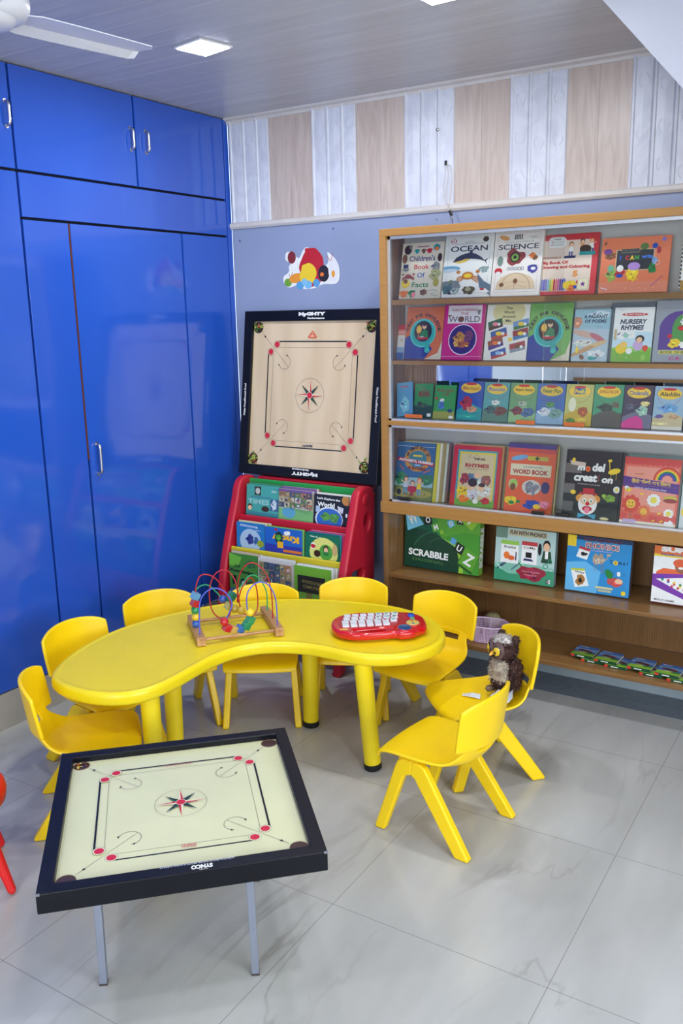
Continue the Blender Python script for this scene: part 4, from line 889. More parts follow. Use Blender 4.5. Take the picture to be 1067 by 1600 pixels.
behind(1, 'dark grey-blue book just behind the Nursery Rhymes book', 2.026, 2.205, 1.4515, .222, -.282, .2, .010, [(90, 100, 110)], 0.0, G2) if False else \
    book('book', 'grey-blue larger book standing behind the Nursery Rhymes book', 2.032, 2.198, 1.4515, .224, .012, -.268, .2, None, (104, 116, 124), group=G2)
book('book', 'grey book whose top edge shows behind the pale blue poetry book', 1.92, 2.028, 1.4515, .211, .010, -.268, .2, None, (150, 156, 160), group=G2)
G3 = 'small story books on the third glazed shelf'
st = [('s_a', 1.122, 1.2, .15, (100, 160, 200), 'tilted pale blue story book at the left end of the third shelf', dict(roll=radians(-6))),
      ('s_b', 1.204, 1.292, .148, (58, 140, 70), 'dark green story book with a dark red title, second on the third shelf', dict(roll=radians(-2))),
      ('s_c', 1.297, 1.398, .146, (60, 150, 70), 'bright green story book with a red title, third from the left on the third shelf', {}),
      ('s_d', 1.408, 1.523, .166, (42, 80, 170), 'deep blue story book with dark red patch, fourth on the third shelf', {}),
      ('s_e', 1.527, 1.638, .164, (90, 160, 160), 'teal story book, fifth from the left on the third shelf', {}),
      ('s_f', 1.643, 1.758, .164, (110, 160, 110), 'pale green story book, sixth from the left on the third shelf', {}),
      ('s_g', 1.76, 1.875, .164, (70, 110, 180), 'medium blue story book, seventh from the left on the third shelf', {}),
      ('s_h', 1.878, 1.988, .164, (190, 190, 110), 'yellow-green story book with blue squares in its title', {}),
      ('s_i', 1.991, 2.105, .166, (70, 150, 110), 'green and grey story book titled JUNGLE', {}),
      ('s_j', 2.107, 2.218, .166, (70, 64, 84), 'dark grey story book with a pink lower corner, on the third shelf', {}),
      ('s_k', 2.221, 2.331, .165, (150, 180, 200), 'light blue and sand coloured story book, rightmost fully visible on the third shelf', {})]
for (a, x0, x1, h, base, lab, kw) in st:
    book('story_book', lab, x0, x1, 1.2005, h, .006, -.30, .22, ART[a], base, group=G3, board=.0012, **kw)
book('story_book', 'story book with dark cover just cut by the right edge of the photo, third shelf', 2.336, 2.446, 1.2005, .165, .006, -.30, .22, None, (60, 30, 30), group=G3)
G4 = 'activity books on the lower glazed shelf'
kA = .2
A_ = book('book', 'blue Alphabets Numbers and Rhymes book at the front of the left pile', 1.107, 1.296, .8255, .262, .008, -.312, kA, ART['A'], (60, 104, 150), group=G4)
behind(5, 'book with pale page edges in the pile behind the Alphabets book, %s from the front', 1.108, 1.3, .8255, .262, -.312, kA, .008, [(214, 206, 60), (225, 220, 205), (170, 150, 90), (200, 205, 190), (120, 90, 80)], 0.011, G4, .007)
book('book', 'red book titled RHYMES with a teal and yellow border, front of the middle pile', 1.385, 1.606, .8255, .264, .010, -.312, kA, ART['B'], (200, 36, 44), group=G4)
behind(4, 'worn book in the pile behind the red Rhymes book, %s from the front', 1.383, 1.606, .8255, .268, -.312, kA, .010, [(196, 150, 90), (120, 60, 60), (150, 160, 110), (90, 110, 100)], 0.006, G4, .007)
book('book', 'orange Word Book with animals and fruit', 1.636, 1.843, .8255, .288, .012, -.312, kA, ART['C'], (226, 94, 50), group=G4)
behind(2, 'green-edged book behind the orange Word Book, %s from the front', 1.632, 1.84, .8255, .284, -.312, kA, .012, [(70, 110, 90), (210, 190, 120)], 0.004, G4, .007)
book('book', 'black craft book titled model creation with a clown face', 1.887, 2.111, .8255, .276, .010, -.312, kA, ART['D'], (32, 20, 26), group=G4)
behind(2, 'dark book behind the black craft book, %s from the front', 1.889, 2.111, .8255, .276, -.312, kA, .010, [(60, 64, 66), (96, 60, 60)], 0.005, G4, .006)
book('book', 'pink Hindi writing book with smiling flowers and a rainbow', 2.122, 2.334, .8255, .262, .010, -.312, kA, ART['E'], (222, 104, 84), group=G4)
behind(1, 'grey-green book behind the pink Hindi book, %s from the front', 2.124, 2.334, .8255, .268, -.312, kA, .010, [(96, 120, 116)], 0.006, G4, .008)
book('book', 'pale green book cut off by the right edge of the photo, lower glazed shelf', 2.345, 2.55, .8255, .262, .010, -.312, kA, ART['F'], (196, 206, 204), group=G4)
# price and class stickers stuck to covers stay part of the covers

# ---- game boxes on the open shelf
def game_box(label, x0, x1, h, d, yb, kk, art, base, side, sideart=None, zb=0.4905):
    w = x1 - x0; th = atan(kk)
    T = thing('game_box', label, 'box', ((x0 + x1) / 2, yb, zb + d * sin(th) + .0005), group='board game and learning boxes on the open shelf')
    T.rotation_euler = (-th, 0, 0)
    hw = w / 2; mb = MB()
    mb.box(-hw, hw, 0, .003, 0, h, base); mb.box(-hw, -hw + .002, .003, d * .8, 0, h, side); mb.box(hw - .002, hw, .003, d * .8, 0, h, side)
    mb.box(-hw, hw, .003, d * .8, h - .002, h, side); mb.box(-hw, hw, .003, d * .8, 0, .002, side)
    Art(mb, -hw, 0, w, h, -.0002).run(art)
    if sideart:
        n0 = len(mb.v); Art(mb, 0, 0, d * .8, h, 0).run(sideart)
        for i in range(n0, len(mb.v)):
            x, y, z = mb.v[i]; mb.v[i] = (hw + .0002 - y, .002 + x * .98, z)
    mb.build('lid', M_print, T, fix=False)
    MB().box(-hw + .0025, hw - .0025, d * .3, d, .0025, h - .0025, base).build('tray', M_print, T)
    return T
def sq(cx, cy, r, rot, col, ch=None, cc='w', dark=None):
    pts = lambda k_, ox=0, oy=0: [(cx + ox + k_ * r * cos(rot + pi / 4 + i * pi / 2), cy + oy + 1.6 * k_ * r * sin(rot + pi / 4 + i * pi / 2)) for i in range(4)]
    out = []
    if dark: out.append(('p', pts(1.03, -.012, -.03), dark))
    out.append(('p', pts(1.0), col))
    if ch: out.append(('t', ch, cx, cy, r * .8, r * 1.45, cc, rot, 0, .01))
    return out
LG = (140, 190, 50); MG = (90, 160, 50); DG = (16, 84, 56)
scr = [('r', 0, 0, 1, 1, DG), ('p', [(0, 0), (1, 0), (1, .3), (.8, .3), (.68, .5), (.5, .62), (.3, .72), (0, .75)], (10, 62, 44)), ('p', [(.5, .62), (.7, .7), (1, .72), (1, 1), (.3, 1)], MG), ('p', [(.5, .62), (.66, .5), (.76, .3), (.8, 0), (1, 0), (1, .75), (.8, .76)], (70, 150, 50)), ('p', [(.5, .62), (.7, .46), (.75, .2), (.74, 0), (.8, 0), (.79, .25), (.73, .5)], (150, 200, 60)),
       ('p', [(.5, .62), (.36, .8), (.3, 1), (.42, 1)], (60, 140, 60)), ('ring', .5, .1, .42, .425, (60, 140, 90), 40, 150), ('ring', .5, .3, .2, .203, (60, 140, 90), 60, 140)] + sq(.1, .93, .17, .4, (120, 195, 225), 'W') + sq(.31, .92, .08, .2, (24, 40, 34), 'O') + sq(.42, .8, .07, .35, MG, 'M', 'w') + sq(.5, .72, .03, .5, LG) + sq(.62, .9, .06, .5, (110, 185, 215), 'O') + sq(.74, .97, .06, -.1, (24, 30, 28), 'A') + sq(.87, 1.0, .12, -.6, LG, 'T') + sq(.66, .58, .05, -.5, (90, 160, 215)) + sq(.74, .46, .08, -.45, (22, 40, 30), 'U') + sq(.87, .27, .15, -.45, MG, 'Z', 'w', (30, 80, 40)) + \
      [('t', 'SCRABBLE', .33, .28, .54, .13, 'w', -.03, 0, .02), ('t', 'ORIGINAL', .33, .15, .44, .055, (80, 120, 70), -.03)]
game_box('dark green board game box covered in letter tiles, left end of the open shelf', 1.119, 1.494, .248, .055, -.235, .08, scr, DG, (60, 130, 50), [('r', 0, 0, 1, 1, (120, 170, 60)), ('t', 'SCRABBLE', .5, .5, 4.2, .16, 'w', pi / 2, 0, .03)])
def card(x, y, w, h, hc, items): return [('r', x, y, x + w, y + h, 'w'), ('r', x, y + h * .82, x + w, y + h, hc)] + items
fun = [('r', 0, 0, 1, 1, (178, 206, 200)), ('r', 0, 0, 1, .28, (60, 150, 110)), ('blob', .4, .28, .5, .1, (130, 190, 165), 3), ('r', 0, .8, .2, 1, (110, 140, 120)), ('r', .22, .86, .86, .98, (190, 185, 150)), ('t', 'FUN WITH PHONICS', .54, .92, .6, .075, (60, 40, 50), 0, .1, .02)] + card(.1, .34, .3, .42, 'l', [('t', 'fruits', .25, .64, .2, .05, 'k'), ('e', .2, .48, .05, .06, 'o'), ('e', .28, .44, .06, .04, (220, 100, 50)), ('r', .35, .4, .37, .56, 'u')]) + \
      card(.45, .36, .26, .42, (190, 60, 60), [('t', 'CoMp', .58, .66, .2, .05, 'k'), ('r', .52, .48, .62, .58, 'k'), ('p', [(.48, .42), (.66, .42), (.62, .46), (.5, .46)], 'u')]) + \
      [('blob', .62, .2, .22, .12, (150, 40, 60), 6), ('t', 'A FUN WAY OF LEARNING', .62, .22, .3, .03, (210, 150, 150)), ('t', 'PHONICS', .62, .16, .2, .03, (210, 150, 150)), ('e', .86, .74, .06, .09, 'k'), ('e', .86, .71, .05, .07, 's'), ('p', [(.78, .42), (.96, .42), (.93, .64), (.81, .64)], (30, 70, 50)), ('r', .84, .5, .89, .64, 'w'), ('e', .75, .66, .03, .1, 'k'), ('ring', .86, .36, .03, .045, (60, 160, 120)), ('ring', .93, .46, .025, .035, (60, 160, 120)), ('ring', .95, .28, .04, .05, (60, 160, 120)),
       ('r', .88, .05, .915, .12, 'k'), ('r', .915, .05, .95, .12, 'w'), ('t', 'C', .897, .085, .02, .045, 'w'), ('t', 'N', .932, .085, .02, .045, 'k')]
game_box('pale green phonics card box reading FUN WITH PHONICS, second box on the open shelf', 1.568, 1.838, .236, .04, -.235, .1, fun, (178, 206, 200), (130, 150, 150))
pho = [('r', 0, 0, 1, 1, (40, 140, 200)), ('p', [(0, 0), (.5, 0), (.55, .4), (.3, .55), (0, .5)], (100, 180, 225)), ('r', 0, .8, .14, 1, 'y'), ('r', .14, .93, 1, 1, (20, 50, 90)), ('t', 'READING', .55, .95, .6, .06, (90, 40, 60), 0, 0, .03), ('t', 'PHONICS', .55, .845, .54, .12, (50, 24, 40), 0, 0, .09), ('t', 'PHONICS', .55, .845, .53, .108, (238, 230, 230), 0, 0, .05), ('t', 'PHONICS', .55, .845, .51, .088, (150, 30, 50), 0, 0, .0), ('r', .38, .755, .72, .765, (200, 160, 190))] + \
      [('p', [(.15, .62), (.32, .58), (.37, .76), (.2, .8)], 'w'), ('p', [(.19, .77), (.36, .73), (.37, .78), (.2, .82)], (180, 50, 60)), ('blob', .27, .68, .05, .03, 'k', 2), ('p', [(.08, .38), (.3, .4), (.38, .12), (.16, .06)], 'w'), ('p', [(.08, .4), (.3, .42), (.31, .38), (.085, .36)], (190, 200, 60)), ('t', 'tiger', .23, .34, .16, .05, 'k', -.1), ('blob', .24, .2, .07, .08, (170, 120, 60), 5), ('blob', .24, .2, .03, .04, 'k', 7),
       ('blob', .5, .6, .09, .07, (190, 170, 150), 2), ('e', .46, .66, .035, .05, (170, 150, 130)), ('e', .54, .67, .035, .05, (170, 150, 130)), ('l', [(.57, .6), (.63, .63), (.65, .7)], .012, (190, 170, 150)), ('e', .66, .71, .035, .02, (190, 170, 150)), ('l', [(.44, .6), (.45, .4)], .007, (150, 130, 110)), ('l', [(.48, .58), (.5, .4)], .007, (150, 130, 110)), ('l', [(.55, .58), (.56, .38)], .007, (150, 130, 110)), ('l', [(.58, .58), (.59, .37)], .007, (150, 130, 110)),
       ('t', 'C', .7, .6, .035, .06, 'u'), ('e', .77, .59, .035, .035, 'y'), ('t', 'a', .77, .59, .03, .045, 'n'), ('t', 'm', .84, .59, .045, .045, 'u'), ('t', 'e', .9, .59, .03, .045, 'u'), ('t', 'l', .95, .6, .01, .06, 'u'), ('e', .83, .4, .035, .035, 'w'), ('t', 'G  i  f  t', .82, .4, .22, .05, (60, 120, 140)), ('blob', .8, .25, .12, .08, (200, 80, 80), 4), ('e', .84, .27, .06, .04, 's'), ('e', .68, .38, .05, .08, 'g', .6), ('rr', .48, .1, .76, .14, (215, 210, 160), .02), ('rr', .52, .05, .74, .085, (215, 210, 160), .02), ('e', .92, .07, .035, .035, 'y')]
game_box('blue phonics box with a camel picture, third box on the open shelf', 1.889, 2.155, .236, .045, -.235, .1, pho, (40, 140, 200), (80, 60, 70))
sup = [('r', 0, 0, 1, 1, 'w'), ('r', 0, .86, 1, 1, (225, 110, 40)), ('r', 0, .82, 1, .86, 'y'), ('t', 'SUPER', .4, .95, .6, .09, 'w', 0, 0, .05), ('t', 'MEMORY GAMES', .45, .86, .7, .03, (60, 90, 170), 0, .1, .02), ('p', [(.05, .55), (.15, .62), (.5, .62), (.6, .52), (.6, .45), (.05, .45)], (225, 100, 50)), ('e', .42, .68, .1, .11, (150, 90, 60)), ('e', .41, .73, .12, .07, (225, 90, 40)), ('e', .52, .71, .06, .025, (205, 80, 40)), ('e', .41, .65, .04, .02, 'w'),
       ('p', [(0, .5), (.5, .56), (1, .5), (1, .1), (.7, .04), (.0, .3)], (120, 50, 160)), ('p', [(.05, .42), (.5, .5), (1, .42), (1, .2), (.68, .12)], 'w')] + [('star', .15 + .09 * i, .42 - .03 * i + .03 * j, .03, ['g', 'b', 'r', 'y'][(i + j) % 4], 6) for i in range(8) for j in range(2)] + [('star', .3 + .09 * i, .32 - .02 * i, .03, 'r', 6) for i in range(6)] + [('r', 0, 0, 1, .015, (120, 50, 60)), ('t', 'MULTI GAME', .2, .06, .3, .03, 'k')]
game_box('white, orange and purple game box showing a boy in a cap, right photo edge', 2.243, 2.5, .232, .045, -.235, .1, sup, 'w', (150, 60, 60))

# ---- flat booklets on the bottom shelf, two in each pile
def booklet(label, x, y, z, rz, w=0.098, d=0.105, t=0.012):
    T = thing('booklet', label, 'book', (x, y, z), rz, 'green landscape booklets lying on the bottom shelf')
    mb = MB(); mb.box(0, w, 0, d, 0, .0012, (20, 70, 50)); mb.box(0, w, 0, d, t - .0012, t, (20, 70, 50)); mb.box(0, w, 0, .0012, 0, t, (16, 72, 48))
    n0 = len(mb.v)
    Art(mb, 0, 0, w, d, 0).run([('r', 0, 0, 1, 1, (60, 110, 180)), ('r', 0, .5, 1, .75, (120, 160, 205)), ('r', 0, 0, 1, .3, (130, 180, 60)), ('blob', .4, .3, .3, .1, (170, 190, 90), 3), ('blob', .8, .28, .2, .08, (60, 120, 60), 5), ('e', .5, .5, .36, .1, (130, 40, 30), -.15), ('e', .4, .54, .16, .08, (70, 50, 50)), ('e', .74, .42, .1, .05, (90, 30, 30)), ('r', .1, .86, .5, .9, 'w')])
    for i in range(n0, len(mb.v)):
        X, Y, Z = mb.v[i]; mb.v[i] = (X, Z, t + .0002 - Y)
    n0 = len(mb.v)
    Art(mb, 0, 0, w, t, -.0002).run([('r', 0, .1, .16, .9, (210, 60, 50)), ('r', .3, .35, .62, .65, 'w')])
    mb.build('cover', M_print, T, fix=False)
    MB().box(.002, w - .002, .0013, d - .002, .0013, t - .0013, 'v').build('pages', M_paper, T)
    return T
pos_ = ['leftmost', 'second from the left', 'third from the left', 'rightmost']
for i, (xu, xl) in enumerate(((1.945, 1.992), (2.048, 2.092), (2.185, 2.236), (2.296, 2.345))):
    yy = -.30 - .012 * i
    booklet('green booklet mostly covered, %s in the lower layer on the bottom shelf' % pos_[i], xl, yy - .004, .2136, radians(-1), w=.089)
    booklet('blue and green booklet, %s in the upper layer on bottom shelf' % pos_[i], xu, yy + .004, .2265, radians(-3 if i % 2 else -2), w=.092)

# ---- basket and bun-shaped ball behind it
bk = thing('plastic_basket', 'lilac perforated plastic basket on the bottom shelf behind the yellow chair', 'basket', (1.553, -0.262, 0.2136), radians(8))
M_lilac = mk('lilac_plastic', (226, 196, 222), rough=0.4, noise=0.04)
def bask():
    # scalloped oval wall as a lattice of thin bars
    def ring_pt(t, r, z):
        k_ = 1 + 0.05 * cos(6 * t); return (r * 1.32 * k_ * cos(t) , r * 0.92 * k_ * sin(t), z)
    mb = MB(); n = 96; zs = [0.006 + 0.0088 * i for i in range(9)]
    for i in range(n):
        t = 2 * pi * i / n; a = ring_pt(t, 0.058, 0.003); b = ring_pt(t, 0.076, 0.078)
        wd_ = 0.0028 if i % 12 == 0 else 0.0009
        A = Vector(a); B_ = Vector(b); tang = Vector((-sin(t), cos(t), 0)) * wd_; nr = Vector((cos(t), sin(t), 0)) * .0009
        mb.add([A - tang - nr, A + tang - nr, B_ + tang - nr, B_ - tang - nr, A - tang + nr, A + tang + nr, B_ + tang + nr, B_ - tang + nr], [(0, 1, 2, 3), (4, 7, 6, 5), (0, 3, 7, 4), (1, 5, 6, 2)], True)
    for z in zs:
        r = 0.058 + 0.018 * z / 0.078
        mb.tube([ring_pt(2 * pi * i / 64, r, z) for i in range(64)], 0.0010, 5, closed=True)
    mb.build('wall_lattice', M_lilac, bk)
    mb = MB().tube([ring_pt(2 * pi * i / 72, 0.0775, 0.079) for i in range(72)], 0.0032, 8, closed=True)
    mb.build('rim', M_lilac, bk)
    mb = MB(); vs = [(0, 0, 0.0012)] + [ring_pt(2 * pi * i / 64, 0.059, 0.0012) for i in range(64)]
    mb.add(vs, [(0, 1 + i, 1 + (i + 1) % 64) for i in range(64)]); vs2 = [(v[0], v[1], 0.0036) for v in vs]; mb.add(vs2, [(0, 1 + i, 1 + (i + 1) % 64) for i in range(64)])
    mb.build('base', M_lilac, bk)
bask()
cb_ = MB().lathe([(0.001, 0), (0.03, 0.002), (0.04, 0.02), (0.036, 0.045), (0.02, 0.06), (0.008, 0.062), (0.001, 0.056)], 20, (176, 164, 120))
o = cb_.build('ball', M_paint, None, loc=(1.425, -0.10, 0.2136)); tag(o, 'dull cream round toy partly hidden behind the yellow chair and the basket', 'toy')
o.location = (1.50, -0.075, 0.2136)
# ------------------------------------------------------------------ wall sticker, cable
stk = thing('wall_sticker', 'colourful die-cut sticker with a white outline on the blue grey wall', 'sticker', (0.482, -0.0008, 1.872))
mb = MB()
out = smooth_loop([(-.135, -.085), (-.165, -.06), (-.165, -.03), (-.135, -.01), (-.12, .03), (-.15, .05), (-.145, .085), (-.11, .085), (-.07, .055), (-.045, .09), (-.02, .105), (.02, .085), (.065, .04), (.075, .01), (.105, .03), (.1, .075), (.125, .06), (.15, .035), (.165, 0), (.165, -.05), (.14, -.075), (.07, -.075), (.03, -.09), (-.04, -.095), (-.08, -.075)], 4)
mb.prism(out, 1, -0.0006, 0.0, 'w')
A = Art(mb, -.165, -.1, .33, .2, -.0008)
A.run([('blob', .52, .55, .22, .28, (190, 28, 36), 3, 14, .08), ('e', .16, .8, .075, .09, (130, 40, 40)), ('e', .16, .55, .06, .06, 'w'), ('l', [(.1, .42), (.13, .3), (.17, .45)], .008, (150, 60, 40)), ('e', .08, .2, .07, .06, (110, 160, 50)), ('e', .24, .3, .14, .07, (235, 150, 40), .15),
       ('blob', .45, .38, .15, .15, 'y', 5, 14, .1), ('e', .73, .38, .1, .12, (34, 26, 30)), ('e', .9, .45, .085, .17, (232, 232, 236)), ('e', .3, .12, .07, .06, (90, 160, 210)), ('e', .45, .13, .07, .06, (120, 185, 225)), ('e', .6, .16, .06, .06, (90, 160, 210)), ('e', .38, .2, .05, .05, (130, 190, 225)), ('e', .7, .36, .035, .03, 'o'), ('e', .9, .36, .03, .05, (235, 160, 40)), ('l', [(.8, .78), (.86, .66), (.9, .84)], .008, 'r'), ('e', .45, .97, .05, .04, (190, 28, 36), .8), ('e', .52, .9, .05, .04, (190, 28, 36), -.4)])
mb.build('sticker_sheet', M_print, stk, fix=False)
cbl = thing('hanging_cable', 'thin cream cable hanging from a hole in the white cladding', 'cable', (1.22, -0.012, 2.288))
M_cream = mk('cream_cable_sheath', (206, 202, 188), rough=0.5)
for pts in ([(0, 0, 0), (.0, -.006, -.03), (-.004, -.012, -.09), (-.002, -.014, -.14), (.012, -.012, -.17), (.03, -.022, -.205), (.05, -.03, -.232)],
            [(0, 0, 0), (.012, -.008, -.02), (.017, -.014, -.06), (.008, -.016, -.12), (.01, -.014, -.16), (.03, -.02, -.2)],
            [(0, 0, 0), (.024, -.008, -.012), (.034, -.012, -.04), (.034, -.012, -.1), (.024, -.014, -.15), (.03, -.02, -.2)]):
    MB().tube(spline(pts, 8), .0013, 8, 'v').build('wire', M_cream, cbl)
MB().tube([(.028, -.022, -.2), (.04, -.026, -.222)], .0055, 10, 'k').build('connector', M_black, cbl)['label'] = 'small black connector at the cable end'
MB().box(-.006, .004, -.004, .01, -.006, .014, 'k').build('wall_socket', M_black, cbl, bevel=.001)
hk = MB().lathe([(.0001, 0), (.008, 0), (.008, .003), (.004, .006), (.0001, .007)], 14, 'e'); hk.v = [(v[0], -v[2], v[1]) for v in hk.v]
o = hk.build('screw_head', M_chrome, None, loc=(1.179, -.0125, 2.433)); tag(o, 'round steel screw head in the white cladding above the cable', 'screw')

# ------------------------------------------------------------------ carrom boards
def map_flat(mb, n0, zoff):
    for i in range(n0, len(mb.v)):
        x, y, z = mb.v[i]; mb.v[i] = (x, z, zoff - y)
def carrom(T, S, fw, raise_, thick, playmat, style):
    h = S / 2; P_ = S - 2 * fw; q = P_ / 2
    mb = MB(); mb.box(-q - .004, q + .004, -q - .004, q + .004, -thick + .008, -raise_ - .001)
    b = mb.build('playing_board', playmat, T)
    mb = MB()
    A = Art(mb, -q, -q, P_, P_, 0, .00006)
    RD = (205, 40, 60); K = (24, 24, 26); GY = (110, 104, 96)
    e, f = .363, .322; ln = .292
    for rot in range(4):
        def RT(x, y):
            for _ in range(rot): x, y = -y, x
            return (.5 + x, .5 + y)
        A.l([RT(-ln, -e), RT(ln, -e)], .0085 if style else .0085, K)
        A.l([RT(-ln, -f), RT(ln, -f)], .0016, GY)
        for sx in (-1, 1):
            cx, cy = RT(sx * ln, -(e + f) / 2)
            A.ring(cx, cy, .0, .027, (228, 224, 190) if not style else (214, 188, 150)); A.ring(cx, cy, .0255, .027, GY); A.e(cx, cy, .0205, .0205, RD)
        # diagonal arrow
        p0 = RT(-.425, -.425); p1 = RT(-.19, -.19)
        A.l([p0, p1], .0016, GY)
        a_ = RT(-.405, -.405); b1 = RT(-.388, -.398); b2 = RT(-.398, -.388); A.p([a_, b1, b2], K)
        cx, cy = RT(-.222, -.222); base = 225 + 90 * rot
        A.ring(cx, cy, .0475, .0495, GY, base + 55, base + 305)
        for sg in (-1, 1):
            t = radians(base + sg * 55); X, Y = cx + .0485 * cos(t), cy + .0485 * sin(t)
            A.p([(X, Y), (X + .016 * cos(t + sg * 1.2), Y + .016 * sin(t + sg * 1.2)), (X + .016 * cos(t + sg * 1.9), Y + .016 * sin(t + sg * 1.9))], K)
    A.ring(.5, .5, .115, .1165, GY)
    for i in range(8):
        t = radians(90 + 45 * i); L_ = .112 if i % 2 == 0 else .098
        tip = (.5 + L_ * cos(t), .5 + L_ * sin(t))
        c1, c2 = ((RD, K) if i % 2 == 0 else (K, (40, 90, 70)))
        for sg, cc in ((-1, c1), (1, c2 if i % 2 else (228, 224, 190))):
            s1 = (.5 + .027 * cos(t + sg * .42), .5 + .027 * sin(t + sg * .42))
            A.p([(.5, .5), s1, tip], cc)
    A.ring(.5, .5, .0, .0235, (228, 224, 190)); A.e(.5, .5, .021, .021, RD)
    if style == 0:
        A.t('SYNCO', .52, .5 - .342, .06, .02, (200, 80, 80), pi, 0, .02)
        A.l([(.43 + .006 * i, .5 + .345 + .006 * ((i * 7) % 3 - 1)) for i in range(24)], .003, (200, 90, 90))
    else:
        A.p([(.5, .935), (.535, .895), (.53, .885), (.47, .885), (.465, .895)], (220, 90, 60)); A.p([(.5, .922), (.522, .894), (.478, .894)], (222, 200, 160)); A.ring(.5, .9, .008, .014, (220, 90, 60), 0, 180)
        A.t('MyGHTY', .5, .5 - .342, .085, .02, (50, 60, 80), pi, 0, .03)
    map_flat(mb, 0, -raise_ - .0008)
    mb.build('printed_markings', M_print, b, fix=False)
    # pockets
    for sx in (-1, 1):
        for sy in (-1, 1):
            mb = MB(); cx, cy = sx * (q - .024 * S / .67), sy * (q - .024 * S / .67); r = .0225 * S / .67
            mb.add([(cx, cy, -raise_ - .0003)] + [(cx + r * cos(2 * pi * i / 28), cy + r * sin(2 * pi * i / 28), -raise_ - .0003) for i in range(28)], [(0, 1 + i, 1 + (i + 1) % 28) for i in range(28)], False, (60, 40, 36) if style else (74, 50, 44))
            mb.tube([(cx + r * cos(2 * pi * i / 28), cy + r * sin(2 * pi * i / 28), -raise_) for i in range(28)], .0012, 6, (110, 84, 70), closed=True)
            if style == 0 and (sx, sy) == (-1, 1):
                rn_ = random.Random(5)
                for i in range(16):
                    a1 = rn_.uniform(0, 6.28); rr_ = r * rn_.uniform(.1, .75)
                    mb.box(cx + rr_ * cos(a1) - .003, cx + rr_ * cos(a1) + .003, cy + rr_ * sin(a1) - .002, cy + rr_ * sin(a1) + .002, -raise_, -raise_ + .0008, rn_.choice(['y', 'k', 'b', 'o', 'a']))
            pk = mb.build('pocket', M_print, T)
            if style:
                rn_ = random.Random(int(sx + 2 * sy + 9)); nb = MB()
                ex = 1.0 if sy > 0 else 1.5
                for i in range(26):
                    a1 = rn_.uniform(0, 6.28); rr_ = r * rn_.uniform(.0, .95)
                    x1, y1 = cx + rr_ * cos(a1), cy + rr_ * sin(a1) * ex
                    a2 = rn_.uniform(0, 6.28)
                    nb.tube([(x1, y1, -raise_ + .001), (x1 + .006 * cos(a2), y1 + .006 * sin(a2), -raise_ + .012), (x1 + .014 * cos(a2), y1 + .014 * sin(a2), -raise_ + .003)], .0022, 6, rn_.choice([(150, 180, 60), (70, 110, 40), (190, 210, 100), (190, 110, 60), (50, 60, 30)]))
                nb.build('pocket_net', M_paint, pk)['label'] = 'green and brown pocket netting'
    mb = MB()
    for rot in range(4):
        M0 = Matrix.Rotation(rot * pi / 2, 4, 'Z'); mb.M = M0
        z1 = -thick
        vs = [(-h, -h, 0), (h, -h, 0), (h - fw, -h + fw, 0), (-h + fw, -h + fw, 0), (-h, -h, z1), (h, -h, z1), (h - fw, -h + fw, z1), (-h + fw, -h + fw, z1)]
        mb.add(vs, [(0, 1, 2, 3), (4, 7, 6, 5), (0, 4, 5, 1), (3, 2, 6, 7)])
    mb.M = Matrix.Identity(4)
    fr = mb.build('frame', M_navy, T, bevel=.0025)
    bm = bmesh.new(); bm.from_mesh(fr.data); bmesh.ops.remove_doubles(bm, verts=bm.verts, dist=1e-5); bm.to_mesh(fr.data); bm.free()
    mb = MB(); A = Art(mb, -h, -h, S, S, 0, .0001); k_ = fw / S
    if style == 0:
        A.t('SYNCO', .555, k_ * .42, .075, .024, 'w', pi, 0, .04); A.l([(.545, k_ * .1), (.575, k_ * .08)], .002, 'w')
        A.t('SCRATCH PROOF WATER PROOF PLAYING SURFACE', .54, k_ * .86, .26, .009, (190, 195, 210), pi)
    else:
        A.t('MyGHTY', .5, 1 - k_ * .42, .19, .026, 'w', 0, 0, .06); A.t('Performance', .53, 1 - k_ * .78, .12, .011, 'w', 0, 0, .03)
        A.t('MyGHTY', .5, k_ * .5, .19, .026, 'w', pi, 0, .06); A.t('Performance', .47, k_ * .86, .12, .011, 'w', pi, 0, .03)
        A.t('Water Proof/Scratch Proof', k_ * .45, .46, .2, .014, 'w', pi / 2, 0, .02); A.t('Water Proof/Scratch Proof', 1 - k_ * .45, .46, .2, .014, 'w', -pi / 2, 0, .02)
    map_flat(mb, 0, .0004)
    mb.build('frame_lettering', M_print, fr, fix=False)
    if style == 0:
        mb = MB()
        for (sx, sy) in ((-1, -1), (1, -1), (-1, 1)):
            mb.box(min(sx * h, sx * (h - .009)), max(sx * h, sx * (h - .009)), min(sy * h, sy * (h - .003)) - .0004 * (sy < 0), max(sy * h, sy * (h - .003)) + .0004 * (sy > 0), -.005, .0004, (120, 120, 124))
        mb.build('chipped_corner', M_paper, fr)['label'] = 'pale worn chips at the corners'

BC = Vector((1.4727, -2.1866, 0.40)); BA = radians(44.2)
cbd = thing('carrom_board', 'cream carrom board with a black frame on a low folding stand in the foreground', 'board game', BC, BA)
carrom(cbd, .672, .036, .017, .052, M_plypale, 0)
ubd = thing('carrom_board', 'large upright carrom board with plywood face leaning against the wall above the red book rack', 'board game', (0.523, -0.1175, 1.262))
ubd.rotation_euler = (radians(90) - atan(.14), 0, 0)
carrom(ubd, .835, .052, .016, .042, M_ply, 1)

